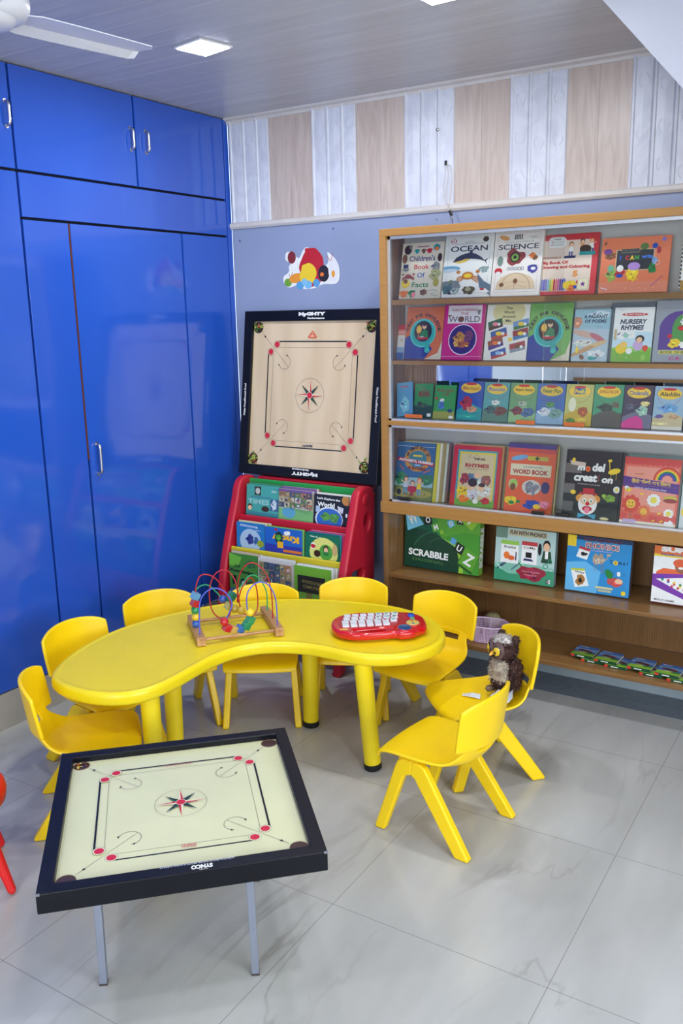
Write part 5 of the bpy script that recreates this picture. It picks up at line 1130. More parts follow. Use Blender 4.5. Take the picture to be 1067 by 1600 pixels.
# folding stand of the low carrom board
stand = thing('folding_stand', 'silver square tube stand carrying the cream carrom board', 'stand', (BC.x, BC.y, 0), BA)
ft = [(-.224, -.164), (.159, -.221), (.209, .162), (-.17, .215)]
ZT = BC.z - .0525
for (u, v) in ft:
    lg = MB(); w = .0095
    ang = radians(-8)
    c, s_ = cos(ang), sin(ang)
    vs = []
    for z, ou, ov in ((.004, 0, 0), (ZT, -u * .02, -v * .02)):
        for (a_, b_) in ((-w, -w), (w, -w), (w, w), (-w, w)): vs.append((u + ou + a_ * c - b_ * s_, v + ov + a_ * s_ + b_ * c, z))
    lg.add(vs, [(0, 3, 2, 1), (4, 5, 6, 7), (0, 1, 5, 4), (1, 2, 6, 5), (2, 3, 7, 6), (3, 0, 4, 7)])
    l_ = lg.build('leg', M_stand, stand, bevel=.0015)
    cp = MB(); cp.box(-w - .0005, w + .0005, -w - .0005, w + .0005, 0, .006, (70, 60, 60)); o = cp.build('foot_cap', M_paint, l_); o.location = (u, v, 0); o.rotation_euler = (0, 0, ang)
for a_, b_ in ((0, 1), (1, 2), (2, 3), (3, 0)):
    p0 = Vector((*ft[a_], ZT - .01)) * 1; p1 = Vector((*ft[b_], ZT - .01)); d = (p1 - p0).normalized() * .01
    MB().tube([p0 + d, p1 - d], .008, 4).build('crossbar', M_stand, stand)

# ------------------------------------------------------------------ red book rack
rk = thing('book_rack', 'red plastic children\'s book rack with sloping sides in the corner', 'book rack', (0.2, 0, 0))
RW = 0.74
side = [(-.235, .004), (-.215, .02), (-.20, .40), (-.185, .78), (-.19, .82), (-.22, .852), (-.27, .862), (-.32, .85), (-.35, .81), (-.365, .76), (-.405, .66), (-.455, .52), (-.495, .38), (-.52, .2), (-.535, .02), (-.53, .004), (-.49, .004), (-.47, .05), (-.42, .08), (-.32, .08), (-.28, .05), (-.26, .004)]
holes = [circ(-.262, .69, .03, .042, 20), circ(-.262, .80, .022, .022, 20), rrect(-.41, -.30, .425, .475, .02), rrect(-.44, -.3, .2, .3, .03), circ(-.34, .60, .018, .03, 16)]
MX = Matrix(((0, 0, 1, 0), (1, 0, 0, 0), (0, 1, 0, 0), (0, 0, 0, 1)))
for x0 in (0.0, RW - .045):
    mb = MB(); plate(mb, [smooth_loop(side, 3)] + holes[:1] + holes[2:4], x0, x0 + .045, .012, None, 3, MX)
    o = mb.build('side_panel', M_redrack, rk)
    for p in o.data.polygons: p.use_smooth = True
    md = o.modifiers.new('edge', 'EDGE_SPLIT'); md.split_angle = radians(35)
    mb = MB(); mb.lathe([(.0001, -.004), (.026, -.004), (.03, .0), (.026, .004), (.0001, .002)], 24); mb.v = [((x0 if x0 == 0 else x0 + .045) + (v[2] if x0 else -v[2]), -.275 + v[0], .80 + v[1]) for v in mb.v]
    mb.build('round_cap', M_redrack, o)
def tier(nm, mat, yf, zt, label):
    mb = MB(); xa, xb = .046, RW - .046
    poly = [(yf - .006, zt), (yf, zt + .006), (yf + .008, zt), (yf + .003, zt - .03), (yf + .0, zt - .135), (yf + .07, zt - .135), (yf + .09, zt - .02), (yf + .097, zt - .02), (yf + .076, zt - .141), (yf - .006, zt - .141)]
    mb.prism(poly, 0, xa, xb)
    o = mb.build(nm, mat, rk, bevel=.0015); o['label'] = label
M_green = mk('green_plastic_panel', (40, 150, 70), rough=0.4); M_ylw2 = mk('mustard_plastic_panel', (206, 186, 40), rough=0.4)
M_rk2 = M_redrack
tier('shelf_pocket', M_rk2, -.353, .672, 'red pocket holding the top row of books')
tier('shelf_pocket', M_ylw2, -.430, .523, 'yellow pocket holding the second row of books')
tier('shelf_pocket', M_rk2, -.497, .298, 'red pocket holding the third row of books')
mb = MB(); mb.prism([(-.262, .70), (-.250, .842), (-.256, .846), (-.262, .842), (-.270, .70)], 0, .046, RW - .046); mb.build('back_panel', M_green, rk)['label'] = 'green panel behind the top row of books'
MB().box(.045, RW - .045, -.2, -.105, .815, .8435).build('top_shelf', M_redrack, rk, bevel=.004)
MB().box(.046, RW - .046, -.40, -.30, .07, .10).build('cross_rail', M_redrack, rk, bevel=.004)
ART['times'] = [('r', 0, 0, 1, 1, (70, 160, 150)), ('r', .25, .66, .45, .95, (50, 60, 40)), ('e', .35, .8, .07, .08, (190, 190, 180)), ('t', 'Knowledge', .45, .6, .6, .06, (60, 70, 140)), ('t', 'TIMES', .38, .45, .64, .15, (160, 205, 200)), ('r', .75, .2, 1, .58, (60, 90, 130)), ('blob', .86, .4, .09, .12, (190, 205, 215), 3), ('t', 'STD', .85, .82, .14, .05, 'w'), ('e', .12, .27, .07, .08, 'h'), ('e', .12, .24, .06, .06, 's'), ('e', .6, .24, .12, .07, 'h'), ('r', 0, 0, 1, .12, (60, 130, 140))]
ART['coll'] = [('r', 0, 0, 1, 1, (200, 196, 190)), ('r', 0, 0, 1, .38, (120, 180, 110)), ('e', .3, .25, .2, .14, (90, 160, 190)), ('photos', .0, .4, 1, .93, 6, 3, PH, 5, .08, (170, 165, 150)), ('r', .02, .93, 1, 1, (110, 80, 140)), ('t', 'WORLD', .72, .42, .4, .06, (200, 205, 200))]
ART['world'] = [('r', 0, 0, 1, 1, (22, 22, 30)), ('e', .94, .88, .14, .13, (190, 130, 60)), ('t', "Let's Explore the", .42, .86, .66, .09, 'w', -.03, 0, .02), ('t', 'World', .35, .68, .5, .15, 'w', -.02, 0, .02), ('e', .45, .22, .4, .3, (215, 220, 225)), ('e', .46, .2, .37, .28, (50, 100, 180)), ('blob', .35, .3, .14, .1, (90, 150, 60), 3), ('blob', .6, .28, .12, .12, (80, 140, 60), 6), ('r', .06, .42, .18, .62, (170, 190, 215)), ('p', [(.68, .68), (.86, .62), (.84, .44), (.72, .5)], (205, 205, 215)), ('e', .95, .4, .03, .05, 'w')]
ART['discb'] = [('r', 0, 0, 1, 1, (40, 120, 185)), ('t', 'DISCOVER', .46, .87, .64, .075, 'w', -.05), ('t', 'Book 2', .78, .74, .2, .04, 'w'), ('e', .5, .3, .38, .36, (170, 195, 215)), ('blob', .48, .38, .14, .14, (50, 60, 130), 3), ('blob', .7, .34, .08, .1, (60, 100, 150), 5), ('e', .86, .25, .12, .1, (150, 160, 40))]
ART['know'] = [('r', 0, 0, 1, 1, (40, 100, 190)), ('r', 0, 0, 1, .35, (50, 60, 160)), ('e', .3, .93, .04, .03, 'r'), ('t', 'Know', .56, .62, .74, .26, (238, 180, 30), pi, 0, .04), ('e', .38, .63, .11, .14, (30, 60, 40)), ('blob', .38, .63, .07, .08, (80, 160, 60), 4), ('t', 'I', .42, .36, .16, .24, (238, 180, 30), pi, 0, .05), ('e', .58, .83, .06, .05, 'w'), ('e', .64, .85, .05, .05, 'w'), ('r', .5, .1, 1, .2, (220, 120, 40))]
ART['step'] = [('r', 0, 0, 1, 1, (24, 110, 80)), ('r', .0, .96, 1, 1, (20, 90, 100)), ('t', 'Step By Step', .35, .85, .42, .06, 'w', -.06, .15, .02), ('t', 'DISCOVERY', .6, .71, .56, .09, (190, 180, 110), -.06, 0, .03), ('e', .55, .3, .42, .38, (220, 220, 120)), ('r', .18, .4, .3, .62, 'w'), ('e', .24, .5, .07, .05, 'r'), ('e', .62, .32, .2, .2, (80, 160, 60)), ('e', .62, .44, .08, .09, 'h'), ('e', .62, .4, .06, .07, 's'), ('r', .55, .2, .7, .34, (40, 120, 60)), ('e', .36, .24, .1, .09, 'h'), ('e', .88, .45, .08, .15, (200, 170, 110))]
ART['just'] = [('r', 0, 0, 1, 1, (70, 130, 50)), ('p', [(0, 1), (.45, .93), (.3, .7), (0, .72)], (110, 180, 60)), ('blob', .75, .8, .2, .1, (50, 100, 60), 3), ('t', 'Just', .28, .72, .22, .08, (30, 40, 30), 0, 0, .02), ('t', 'Knowledge', .44, .6, .82, .09, (30, 40, 30), -.04, 0, .03), ('r', .1, .3, .24, .5, 'k'), ('e', .5, .36, .12, .12, 'k'), ('e', .5, .34, .08, .08, (200, 200, 200)), ('e', .75, .34, .12, .1, (60, 60, 60)), ('r', .0, 0, 1, .2, (70, 90, 150))]
ART['coll2'] = [('r', 0, 0, 1, 1, (205, 202, 198)), ('r', 0, 0, 1, .45, (110, 140, 190)), ('photos', .02, .42, .98, .93, 6, 3, PH, 8, .08, (185, 180, 165)), ('t', 'THE WORLD', .68, .36, .56, .09, (170, 190, 215), -.05)]
ART['comp'] = [('r', 0, 0, 1, 1, (110, 170, 50)), ('r', .09, .42, .85, .8, (26, 26, 24)), ('frame', .13, .46, .81, .76, .002, (70, 70, 50)), ('t', 'INTRODUCING', .5, .66, .56, .07, (150, 140, 80), -.05), ('t', 'COMPUTERS', .48, .55, .48, .07, (150, 140, 80), -.05), ('r', .33, .2, .5, .42, (120, 120, 60)), ('p', [(.4, 0), (.6, 0), (.55, .2), (.5, .3)], (200, 215, 190))]
GR = 'school books in the red rack'
def rrow(items, zb, yb, kk=.18, av=.5):
    for (a, x0, x1, h, base, lab, n, cols, nm) in items:
        book('book', lab, x0, x1, zb, h, .006, yb, kk, ART[a], base, group=GR, board=.0012, av=av)
        if n: behind(n, 'book behind the %s in the red rack, %%s from the front' % nm, x0 + .002, x1 + .002, zb, h + .006, yb, kk, .006, cols, .007, GR, .006)
rrow([('times', .262, .462, .288, (70, 160, 150), 'teal book reading TIMES, left in the top row of the red rack', 2, [(60, 130, 90), (190, 190, 180)], 'teal TIMES book'),
      ('coll', .464, .668, .282, (200, 196, 190), 'book covered in small photos with purple top edge, upper row of the red rack', 3, [(120, 90, 140), (200, 200, 190), (150, 90, 90)], 'photo-covered top row book'),
      ('world', .672, .868, .274, (22, 22, 30), "black book Let's Explore the World, right in the top row of the red rack", 3, [(225, 222, 210), (190, 200, 190), (40, 110, 60)], 'black exploring book')], .5385, -.340, .12, .46)
rrow([('discb', .262, .436, .262, (40, 120, 185), 'blue book titled DISCOVER, left in the middle row of the red rack', 3, [(215, 205, 160), (190, 170, 90), (230, 225, 210)], 'blue DISCOVER book'),
      ('know', .44, .658, .256, (40, 100, 190), 'bright blue book with yellow upside-down lettering in the middle row of the red rack', 1, [(120, 190, 90)], 'bright blue upside-down book'),
      ('step', .678, .868, .256, (24, 110, 80), 'dark green book Step By Step, right in the middle row of the red rack', 3, [(40, 130, 140), (190, 50, 120), (220, 215, 200)], 'dark green step book')], .3885, -.417, .05, .5)
rrow([('just', .262, .438, .342, (70, 130, 50), 'green book reading Just Knowledge, left in the lowest visible row of the red rack', 2, [(200, 180, 160), (225, 220, 200)], 'green Just Knowledge book'),
      ('coll2', .442, .648, .340, (205, 202, 198), 'pale book with photo strip and blue lower half, lowest row of the red rack', 1, [(215, 215, 210)], 'pale photo strip book'),
      ('comp', .656, .862, .330, (110, 170, 50), 'light green book with a black title box, lowest visible row of red rack', 4, [(225, 225, 220), (190, 195, 190), (230, 225, 215), (160, 170, 160)], 'light green computers book')], .1645, -.484, .03, .34)

# ------------------------------------------------------------------ kidney table
TZ = 0.47
outline = [(0.628, -1.897), (0.567, -1.808), (0.515, -1.663), (0.494, -1.497), (0.510, -1.354), (0.556, -1.212), (0.633, -1.062), (0.729, -0.941), (0.848, -0.845), (0.982, -0.776), (1.129, -0.728), (1.272, -0.702), (1.40, -0.712), (1.53, -0.765), (1.625, -0.86),
           (1.665, -0.96), (1.66, -1.05), (1.622, -1.133), (1.562, -1.19), (1.489, -1.225), (1.415, -1.237), (1.336, -1.236), (1.245, -1.244), (1.160, -1.272), (1.090, -1.320), (1.040, -1.395), (1.018, -1.49), (1.020, -1.60), (1.026, -1.72), (1.008, -1.83), (0.950, -1.902), (0.859, -1.940), (0.755, -1.945), (0.685, -1.93)]
oc = Vector((1.02, -1.33))
ol = smooth_loop(outline, 4); n = len(ol)
tb = thing('kidney_table', 'low yellow plastic kidney-shaped children\'s table with round legs', 'table', (oc.x, oc.y, 0))
nrm = []
for i in range(n):
    a_ = Vector(ol[i - 1]); b_ = Vector(ol[(i + 1) % n]); t = (b_ - a_).normalized(); nrm.append(Vector((t.y, -t.x)))
area2 = sum(ol[i][0] * ol[(i + 1) % n][1] - ol[(i + 1) % n][0] * ol[i][1] for i in range(n))
if area2 < 0: nrm = [-q for q in nrm]      # outward normals
prof = [(-.0305, TZ - .0022), (-.026, TZ - .0026), (-.0225, TZ - .0004), (-.014, TZ), (-.007, TZ - .0022), (-.002, TZ - .008), (0, TZ - .016), (0, TZ - .034), (-.002, TZ - .041), (-.006, TZ - .045), (-.012, TZ - .045), (-.014, TZ - .03), (-.016, TZ - .016), (-.04, TZ - .014)]
vs = []
for (o_, z) in prof:
    for p, q in zip(ol, nrm): vs.append((p[0] + q.x * o_ - oc.x, p[1] + q.y * o_ - oc.y, z))
fs = []
for r in range(len(prof) - 1):
    for i in range(n): j = (i + 1) % n; fs.append((r * n + i, r * n + j, (r + 1) * n + j, (r + 1) * n + i))
mb = MB(); mb.add(vs, fs, True); mb.add(vs[:n], [tuple(range(n))], False); mb.add(vs[-n:], [tuple(range(n))], False)
tp = mb.build('tabletop', M_ytable, tb, fix=False)
bm = bmesh.new(); bm.from_mesh(tp.data); bmesh.ops.remove_doubles(bm, verts=bm.verts, dist=1e-6); bmesh.ops.recalc_face_normals(bm, faces=bm.faces); bm.to_mesh(tp.data); bm.free()
def tleg(fx, fy, tx, ty):
    f_ = Vector((fx - oc.x, fy - oc.y, 0)); t_ = Vector((tx - oc.x, ty - oc.y, TZ - .016))
    d = (t_ - f_)
    mb = MB(); mb.tube([f_ + d * .05, f_ + d * .5, t_], [.0315, .0325, .0335], 28)
    l_ = mb.build('leg', M_ytable, tb)
    mb = MB(); mb.tube([f_ + Vector((0, 0, .0016)), f_ + d * .012, f_ + d * .058], [.030, .0335, .0335], 28); mb.build('foot_cap', M_black, l_)['label'] = 'black rubber foot cap'
LEGS = [(1.484, -1.175, 1.455, -1.195), (1.088, -1.0, 1.093, -.995), (.962, -1.768, .956, -1.766), (.83, -1.53, .835, -1.525)]
for L_ in LEGS: tleg(*L_)

# ------------------------------------------------------------------ yellow chairs
def grid_part(name, fn, nu, nv, mat, parent, thick, hole=None):
    vs = [fn(i / (nu - 1), -1 + 2 * j / (nv - 1)) for i in range(nu) for j in range(nv)]
    fs = []
    for i in range(nu - 1):
        for j in range(nv - 1):
            if hole and hole(i, j): continue
            a = i * nv + j; fs.append((a, a + 1, a + nv + 1, a + nv))
    mb = MB(); mb.add(vs, fs, True)
    o = mb.build(name, mat, parent, fix=False)
    bm = bmesh.new(); bm.from_mesh(o.data)
    loose = [v for v in bm.verts if not v.link_faces]; bmesh.ops.delete(bm, geom=loose, context='VERTS')
    bm.to_mesh(o.data); bm.free()
    s_ = o.modifiers.new('thickness', 'SOLIDIFY'); s_.thickness = thick; s_.offset = 0
    b_ = o.modifiers.new('round', 'BEVEL'); b_.width = thick * .32; b_.segments = 2; b_.limit_method = 'ANGLE'; b_.angle_limit = radians(50)
    u_ = o.modifiers.new('smooth', 'SUBSURF'); u_.levels = 1; u_.render_levels = 1
    return o
def interp(tab, s):
    n_ = len(tab) - 1; x_ = s * n_; i = min(int(x_), n_ - 1); t = x_ - i
    p0 = tab[max(i - 1, 0)]; p1 = tab[i]; p2 = tab[i + 1]; p3 = tab[min(i + 2, n_)]
    return [0.5 * ((2 * p1[d]) + (-p0[d] + p2[d]) * t + (2 * p0[d] - 5 * p1[d] + 4 * p2[d] - p3[d]) * t * t + (-p0[d] + 3 * p1[d] - 3 * p2[d] + p3[d]) * t ** 3) for d in range(len(p1))]
#            x      z     halfw  side-lift side-forward
SHELL = [(.184, .250, .146, .000, -.012), (.174, .270, .150, .000, -.010), (.120, .279, .153, .003, .0), (.050, .277, .152, .006, .0), (-.020, .272, .147, .012, .0), (-.080, .270, .138, .020, .006), (-.122, .281, .128, .028, .018), (-.146, .308, .114, .018, .026), (-.160, .336, .108, .006, .028), (-.168, .362, .112, .0, .030)]
def shell_fn(s, t):
    x, z, hw, lift, fwd = interp(SHELL, s)
    return (x + fwd * t * t, hw * t, z + lift * abs(t) ** 3)
def back_fn(s, t):
    z0 = .342 + .004 * t * t; top = .515 - .012 * t ** 6 - .018 * t * t
    z = z0 + (top - z0) * s
    hw = .152 * (1 - .05 * (1 - s) ** 2 - .02 * s ** 8)
    x = -.168 - .022 * s + .05 * t * t + .012 * (1 - s) ** 3 * 0
    return (x, hw * t, z)
def make_chair(mat, label):
    T = thing('kids_chair', label, 'chair')
    grid_part('seat', shell_fn, 26, 15, mat, T, .009, lambda i, j: 21 <= i <= 23 and 3 <= j <= 10)
    grid_part('backrest', back_fn, 11, 17, mat, T, .013)
    def leg(poly, sy):
        mb = MB(); Msh = Matrix.Identity(4); Msh[1][2] = -sy * .07; Msh[1][3] = sy * .07 * .27; mb.M = Msh
        yc = sy * .131
        mb.prism(poly, 1, yc - .0135, yc + .0135)
        return mb.build('leg', mat, T, bevel=.006, seg=3)
    fp = [(.040, .268), (.082, .268), (.096, .256), (.104, .238), (.174, .010), (.174, 0.0008), (.138, 0.0008), (.072, .200), (.064, .214), (.040, .222)]
    rp = [(.044, .268), (.014, .268), (-.006, .259), (-.018, .242), (-.176, .010), (-.176, 0.0008), (-.128, 0.0008), (.018, .198), (.028, .213), (.044, .222)]
    for sy in (-1, 1):
        leg(fp, sy); leg(rp, sy)
        mb = MB(); mb.box(.02, .095, sy * .122 - .016, sy * .122 + .016, .252, .2755); mb.build('seat_bracket', mat, T, bevel=.005)
    return T
GC = 'yellow plastic chairs around the kidney table'
CH = [('yellow plastic chair at the front right, seen from behind, empty', 1.868, -1.359, 174),
      ('yellow plastic chair at the right with a plush owl sitting on it', 1.824, -.949, 226),
      ('yellow plastic chair at the right end of the table, in front of the lilac basket', 1.486, -.732, 265),
      ('yellow plastic chair pushed in below the red keyboard toy, in front of the rack', 1.126, -.728, 297),
      ('yellow plastic chair behind the bead maze with its front legs visible under the table', .838, -.978, 302),
      ('yellow plastic chair tucked in behind the left of the bead maze, against the blue wardrobe', .537, -1.222, 328),
      ('yellow plastic chair second from the left edge, its back against the blue wardrobe', .533, -1.590, 356),
      ('leftmost yellow plastic chair, turned sideways behind the cream carrom board', .772, -1.896, 45)]
proto = make_chair(M_yellow, CH[0][0])
chairs = []
for i, (lab, x, y, a) in enumerate(CH):
    c = proto if i == 0 else copy_tree(proto)
    c.location = (x, y, 0); c.rotation_euler = (0, 0, radians(a)); c['label'] = lab; c['group'] = GC; chairs.append(c)

# red stool at the left edge
st_ = thing('plastic_stool', 'red plastic stool with round legs, cut off at the left edge of the photo', 'stool', (.735, -2.39, 0))
mb = MB().lathe([(.001, .262), (.13, .262), (.15, .255), (.158, .262), (.162, .285), (.158, .305), (.145, .315), (.12, .31), (.001, .306)], 40); mb.build('seat', M_red, st_)
for a in (14, 104, 194, 284):
    t = radians(a); mb = MB().tube([(.105 * cos(t), .105 * sin(t), .262), (.162 * cos(t), .162 * sin(t), .09), (.19 * cos(t), .19 * sin(t), .013)], [.019, .016, .013], 18)
    mb.ball((.19 * cos(t), .19 * sin(t), .0128), .012, 14); mb.build('leg', M_red, st_)

# ------------------------------------------------------------------ bead maze
MZ = thing('bead_maze', 'wooden bead maze toy with blue, red and green wires on the yellow table', 'toy', (.909, -1.243, TZ), radians(49))
bu, bv = .148, .14
for sx in (-1, 1):
    mb = MB().box(sx * bu - .016, sx * bu + .016, -bv, bv, 0, .032); b_ = mb.build('side_bar', M_toywood, MZ, bevel=.0015)
    g = MB().box(sx * bu - .0006, sx * bu + .0006, -bv - .0004, -bv + .0005, .001, .029, (90, 60, 40)).build('joint_line', M_paint, b_)
for v in (-.115, .095):
    MB().tube([(-bu + .013, v, .016), (bu - .013, v, .016)], .0065, 14).build('dowel', M_toywood, MZ)
def wire(nm, col, pts, r=.0025):
    pts = spline(pts, 10); o = MB().tube(pts, r, 8, col).build('wire', M_paint, MZ); o['label'] = nm; return pts
BL = (84, 96, 205); RDW = (176, 24, 36); GRW = (36, 160, 100)
w1 = wire('blue wire', BL, [(-bu, -.10, .028), (-bu + .002, -.10, .10), (-bu + .012, -.10, .17), (-.095, -.10, .205), (-.05, -.10, .19), (-.022, -.098, .14), (-.04, -.09, .085), (-.05, -.085, .060), (-.03, -.085, .040), (.0, -.085, .034), (.03, -.085, .040), (.045, -.088, .065), (.035, -.095, .12), (.04, -.10, .175), (.075, -.10, .208), (.115, -.10, .20), (bu - .006, -.10, .15), (bu, -.10, .09), (bu, -.10, .028)])
w2 = wire('red wire', RDW, [(-bu, -.01, .028), (-bu - .002, -.01, .12), (-bu + .01, -.01, .20), (-.115, -.01, .235), (-.07, -.01, .22), (-.03, .0, .16), (-.01, .0, .10), (-.02, .01, .05), (-.05, .02, .042), (-.08, .03, .08), (-.085, .03, .16), (-.06, .03, .22), (-.02, .02, .235), (.01, .01, .20), (.02, .0, .14), (.025, .0, .09), (.03, .0, .07)])
w2b = wire('red wire', RDW, [(.03, .0, .07), (.05, .01, .05), (.085, .01, .05), (.10, .02, .09), (.095, .02, .16), (.07, .0, .20), (.035, .0, .16), (.02, .02, .10), (.03, .02, .20), (.06, .0, .255), (.10, .0, .25), (bu - .012, -.01, .20), (bu, -.02, .12), (bu, -.02, .028)])
w3 = wire('green wire', GRW, [(-bu, .08, .028), (-bu, .08, .10), (-.125, .08, .155), (-.085, .08, .165), (-.05, .08, .13), (-.02, .08, .095), (.02, .08, .10), (.05, .08, .15), (.085, .08, .185), (.12, .08, .17), (bu, .08, .11), (bu, .08, .028)])
def bead(kind, p, col, s=.0162, rz=.5):
    mb = MB()
    if kind == 'b': mb.ball((0, 0, 0), s, 18, col)
    else:
        mb.M = Matrix.Rotation(rz, 4, 'Y') @ Matrix.Rotation(rz * .7, 4, 'Z'); mb.box(-s * .85, s * .85, -s * .85, s * .85, -s * .85, s * .85, col)
    o = mb.build('bead', M_beads, MZ, bevel=0 if kind == 'b' else .0018); o.location = p
M_beads = mk('lacquered_beads', tint=True, rough=0.2, coat=.4)
for (k_, p, c) in (('b', (-.052, -.087, .066), 'r'), ('c', (-.043, -.085, .041), 'r'), ('c', (-.016, -.085, .030), (206, 170, 80)), ('c', (.008, -.085, .030), (60, 110, 175)), ('c', (.031, -.085, .040), (30, 140, 90)), ('c', (.047, -.087, .062), (30, 140, 90)), ('b', (.047, -.090, .092), 'y'),
                   ('b', (-bu, -.01, .044), (40, 90, 170)), ('b', (-bu, -.01, .072), (226, 190, 40)), ('b', (-bu, -.01, .099), (30, 140, 80)), ('c', (-bu, -.01, .127), (180, 30, 40)), ('c', (-bu + .003, -.01, .155), (90, 150, 190)),
                   ('b', (.03, .0, .072), (206, 170, 50)), ('b', (.008, .02, .075), (180, 150, 50)), ('b', (-.0, .08, .095), (30, 130, 80)), ('b', (-.028, .08, .10), (40, 80, 160)), ('c', (-.012, .03, .085), (170, 160, 80)), ('c', (.004, .05, .12), (30, 120, 90))):
    bead(k_, p, c)

# ------------------------------------------------------------------ red keyboard toy
KB = thing('learning_keyboard', 'red toy letter keyboard with a carrying handle on the yellow table', 'toy', (1.412, -.995, TZ), radians(38))
KB.scale = (.98, 1.22, 1.0)
KO = smooth_loop([(-.185, -.01), (-.175, .05), (-.135, .09), (-.06, .105), (.03, .09), (.09, .092), (.15, .075), (.182, .035), (.185, -.02), (.172, -.06), (.14, -.078), (.115, -.095), (.07, -.10), (.045, -.088), (-.02, -.09), (-.10, -.088), (-.16, -.06)], 5)
hole = smooth_loop([(-.105, -.055), (-.04, -.045), (.025, -.046), (.035, -.058), (-.01, -.071), (-.085, -.070)], 4)
mb = MB(); plate(mb, [KO, hole], .004, .036, .011, None, 4)
o = mb.build('body', M_redtoy, KB)
for p in o.data.polygons: p.use_smooth = True
md = o.modifiers.new('edge', 'EDGE_SPLIT'); md.split_angle = radians(40)
for (fx, fy) in ((-.13, 0), (.13, .03), (-.05, .08), (.1, -.06)): MB().tube([(fx, fy, 0), (fx, fy, .006)], .012, 14, 'k').build('rubber_foot', M_black, KB)
mb = MB(); mb.prism(smooth_loop([(-.145, -.035), (-.135, .055), (-.1, .078), (.10, .078), (.115, .03), (.11, .0), (.06, -.035)], 4), 2, .0355, .0372, (176, 50, 54)); mb.build('key_plate', M_print, KB)
rn = random.Random(4)
for r in range(4):
    for c in range(7 if r < 3 else 6):
        X = -.118 + c * .0315 + (.004, -.003, -.012, -.014)[r]; Y = .062 - r * .0285
        mb = MB().box(X - .0125, X + .0125, Y - .0095, Y + .0095, .037, .0435, (222, 228, 228))
        A = Art(mb, 0, 0, 1, 1, 0, .0001); n0 = len(mb.v)
        A.blob(X + rn.uniform(-.003, .003), Y, .0065, .0055, rn.choice([(90, 160, 110), (110, 170, 190), (80, 140, 100), (190, 70, 110), (120, 180, 170)]), rn.random())
        A.r(X + .006, Y + .003, X + .009, Y + .007, (120, 150, 150))
        map_flat(mb, n0, .0437)
        mb.build('key', M_print, KB, bevel=0)
def disc(nm, x, y, r, z, h_, col, mat, art=None, parent=None):
    mb = MB().lathe([(.0001, h_), (r * .9, h_), (r, h_ * .6), (r, 0)], 28, col, True, (x, y, z))
    if art:
        n0 = len(mb.v); A = Art(mb, x - r, y - r, 2 * r, 2 * r, 0, .0001); A.run(art); map_flat(mb, n0, z + h_ + .0003)
    return mb.build(nm, mat, parent or KB, fix=False)
disc('speaker_button', .088, -.066, .030, .034, .006, (200, 20, 28), M_redtoy)
disc('speaker_grille', .088, -.066, .025, .0395, .002, (30, 70, 120), M_print, [('ring', .5, .5, .1 * i, .1 * i + .04, (120, 160, 190), 20, 160) for i in range(1, 5)])
disc('music_dial', .128, -.028, .030, .035, .005, (200, 20, 28), M_redtoy)
disc('dial_face', .128, -.028, .025, .0395, .0015, (206, 190, 110), M_print, [('e', .3, .5, .14, .14, 'y'), ('e', .7, .6, .14, .14, 'y'), ('e', .5, .75, .1, .1, 'r'), ('e', .5, .3, .1, .1, (60, 100, 160))])
disc('blue_button', .137, .042, .014, .035, .008, (30, 80, 180), M_beads)
mb = MB().box(.128, .146, .008, .026, .035, .039, (120, 170, 110)); mb.build('green_button', M_beads, KB, bevel=.002)
mb = MB().box(-.158, -.128, -.05, -.042, .034, .0365, 'y'); mb.build('yellow_label', M_print, KB)
# ------------------------------------------------------------------ plush owl on the right chair
OB = Vector((1.888, -.901, .293))
owl = thing('plush_owl', 'brown plush owl with yellow eyes sitting on the yellow chair', 'soft toy', OB, radians(240))
owl.scale = (1.1, 1.1, 1.1)
M_fur = mk('plush_fur', tint=True, rough=0.95, noise=0.25, nscale=60, bump=0.5, bscale=300, spec=0.15)
def furry(nm, center, rad, colf, n=900, L_=.009, parent=None, seed=1, zmin=-1.0, smooth_r=1.0):
    rn_ = random.Random(seed); mb = MB()
    cx, cy, cz = center; rx, ry, rz_ = rad
    # base body
    N1, N2 = 14, 22; vs = []; fs = []
    for i in range(N1 + 1):
        ph = pi * i / N1
        for j in range(N2):
            th = 2 * pi * j / N2
            vs.append((cx + rx * sin(ph) * cos(th), cy + ry * sin(ph) * sin(th), cz + rz_ * cos(ph)))
    for i in range(N1):
        for j in range(N2):
            a = i * N2 + j; b = i * N2 + (j + 1) % N2
            fs.append((a, a + N2, b + N2, b))
    for f in fs:
        c = [sum(vs[k][d] for k in f) / 4 for d in range(3)]
        nv = Vector(((c[0] - cx) / rx, (c[1] - cy) / ry, (c[2] - cz) / rz_))
        mb.add([vs[k] for k in f], [(0, 1, 2, 3)], True, colf(nv, rn_))
    for i in range(n):
        v = Vector((rn_.gauss(0, 1), rn_.gauss(0, 1), rn_.gauss(0, 1))).normalized()
        if v.z < zmin: continue
        p = Vector((cx + rx * v.x, cy + ry * v.y, cz + rz_ * v.z))
        nn = Vector((v.x / rx, v.y / ry, v.z / rz_)).normalized()
        t = nn.cross(Vector((rn_.uniform(-1, 1), rn_.uniform(-1, 1), rn_.uniform(-1, 1)))).normalized()
        d = (nn * .8 + Vector((0, 0, -.55)) + t * .35).normalized() * L_ * rn_.uniform(.6, 1.3)
        w_ = t * .0016
        mb.add([p - w_ - nn * .001, p + w_ - nn * .001, p + d], [(0, 1, 2)], False, colf(v, rn_))
    return mb.build(nm, M_fur, parent or owl, fix=False)
DB = [(80, 56, 50), (66, 46, 42), (98, 74, 66), (54, 38, 36)]
def body_c(v, r): 
    if v.x > .45 and v.z > -.3: return r.choice([(186, 170, 150), (170, 150, 132), (200, 188, 168)])
    return r.choice(DB)
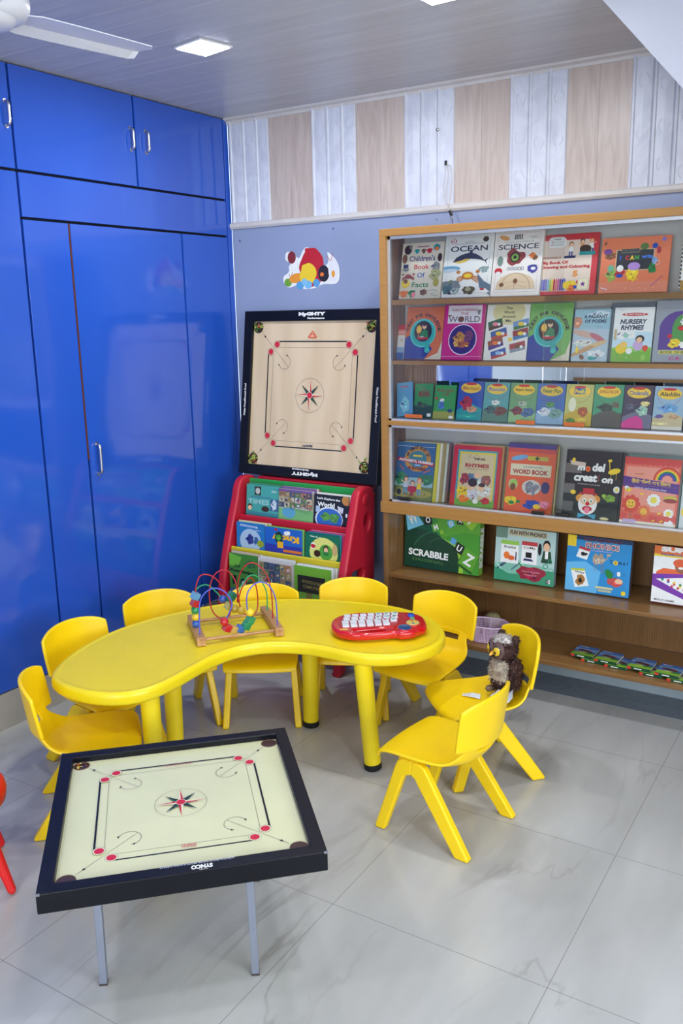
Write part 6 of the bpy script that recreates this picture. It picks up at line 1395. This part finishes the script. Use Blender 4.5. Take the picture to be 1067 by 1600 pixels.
def head_c(v, r):
    if v.z > .55: return r.choice([(190, 180, 168), (168, 154, 146), (206, 200, 190)])
    return r.choice([(92, 68, 64), (78, 56, 52), (60, 42, 40)])
furry('body', (0, 0, .068), (.048, .052, .074), body_c, 1500, .012, seed=2)
hd = furry('head', (.006, 0, .155), (.043, .047, .043), head_c, 1300, .009, seed=3)
for sy in (-1, 1):
    furry('ear_tuft', (-.012, sy * .036, .186), (.012, .012, .018), lambda v, r: r.choice(DB), 160, .009, hd, 5)
    furry('wing', (-.004, sy * .05, .075), (.028, .013, .056), lambda v, r: r.choice(DB), 500, .011, owl, 6)
    mb = MB(); mb.ball((0, 0, 0), .025, 20, (112, 88, 86), 1.2, .35, .85); o = mb.build('eye_patch', M_fur, hd); o.location = (.044, sy * .019, .158); o.rotation_euler = (0, 0, sy * .42)
    mb = MB(); mb.ball((0, 0, 0), .0165, 20, (40, 28, 26), 1.2, .4, .9); mb.ball((.0012, 0, 0), .015, 20, (222, 186, 50), 1.15, .4, .9); mb.ball((.0044, -sy * .003, -.003), .0068, 14, 'k', 1.2, .4, 1.0)
    o = mb.build('eye', M_beads, hd); o.location = (.0505, sy * .020, .157); o.rotation_euler = (0, 0, sy * .42)
    furry('foot', (.04, sy * .024, .010), (.020, .012, .010), lambda v, r: r.choice([(120, 96, 80), (140, 116, 96)]), 120, .005, owl, 8)
mb = MB(); mb.lathe([(.0001, .016), (.005, .01), (.007, .0), (.0001, -.006)], 12, (236, 170, 50)); mb.v = [(v[2] * 1.0, v[0], -v[1] - v[2] * .5) for v in mb.v]
o = mb.build('beak', M_beads, hd); o.location = (.052, 0, .148)
# folded paper tags under and beside the owl
def paper(label, loc, rz, pts):
    T = thing('paper_leaflet', label, 'paper', loc, rz, 'white paper leaflets under the owl')
    mb = MB(); n_ = len(pts) // 2; vs = []
    for (x, y, z) in pts: vs.append((x, y, z))
    fs = [(2 * i, 2 * i + 1, 2 * i + 3, 2 * i + 2) for i in range(n_ - 1)]
    mb.add(vs, fs, False, (226, 230, 234))
    for i in range(n_ - 1):
        a, b, c, d = [Vector(vs[k]) for k in (2 * i, 2 * i + 1, 2 * i + 2, 2 * i + 3)]
        for q in range(4):
            t = .18 + .18 * q; p0 = a.lerp(c, .15).lerp(b.lerp(d, .15), t); p1 = a.lerp(c, .8).lerp(b.lerp(d, .8), t)
            u = (b - a).normalized() * .0008; nn = (c - a).cross(b - a).normalized(); nn = nn if nn.z > 0 else -nn
            mb.add([p0 + nn * .0005 - u, p1 + nn * .0005 - u, p1 + nn * .0005 + u, p0 + nn * .0005 + u], [(0, 1, 2, 3)], False, (150, 170, 180))
    o = mb.build('sheet', M_print, T, fix=False)
    s_ = o.modifiers.new('thickness', 'SOLIDIFY'); s_.thickness = .0004
paper('crumpled white leaflet at the right of the owl on the chair seat', (1.900, -.992, .290), radians(20), [(-.03, -.035, .0), (-.03, .035, .004), (.0, -.04, .02), (.0, .035, .03), (.035, -.035, .012), (.035, .03, .02), (.05, -.03, .03), (.05, .03, .036)])
paper('white leaflet corner sticking out at the left of the owl on the chair seat', (1.795, -.985, .284), radians(200), [(-.03, -.02, .0), (-.03, .02, .0), (.0, -.022, .004), (.0, .02, .006), (.035, -.008, .003), (.035, .01, .004)])
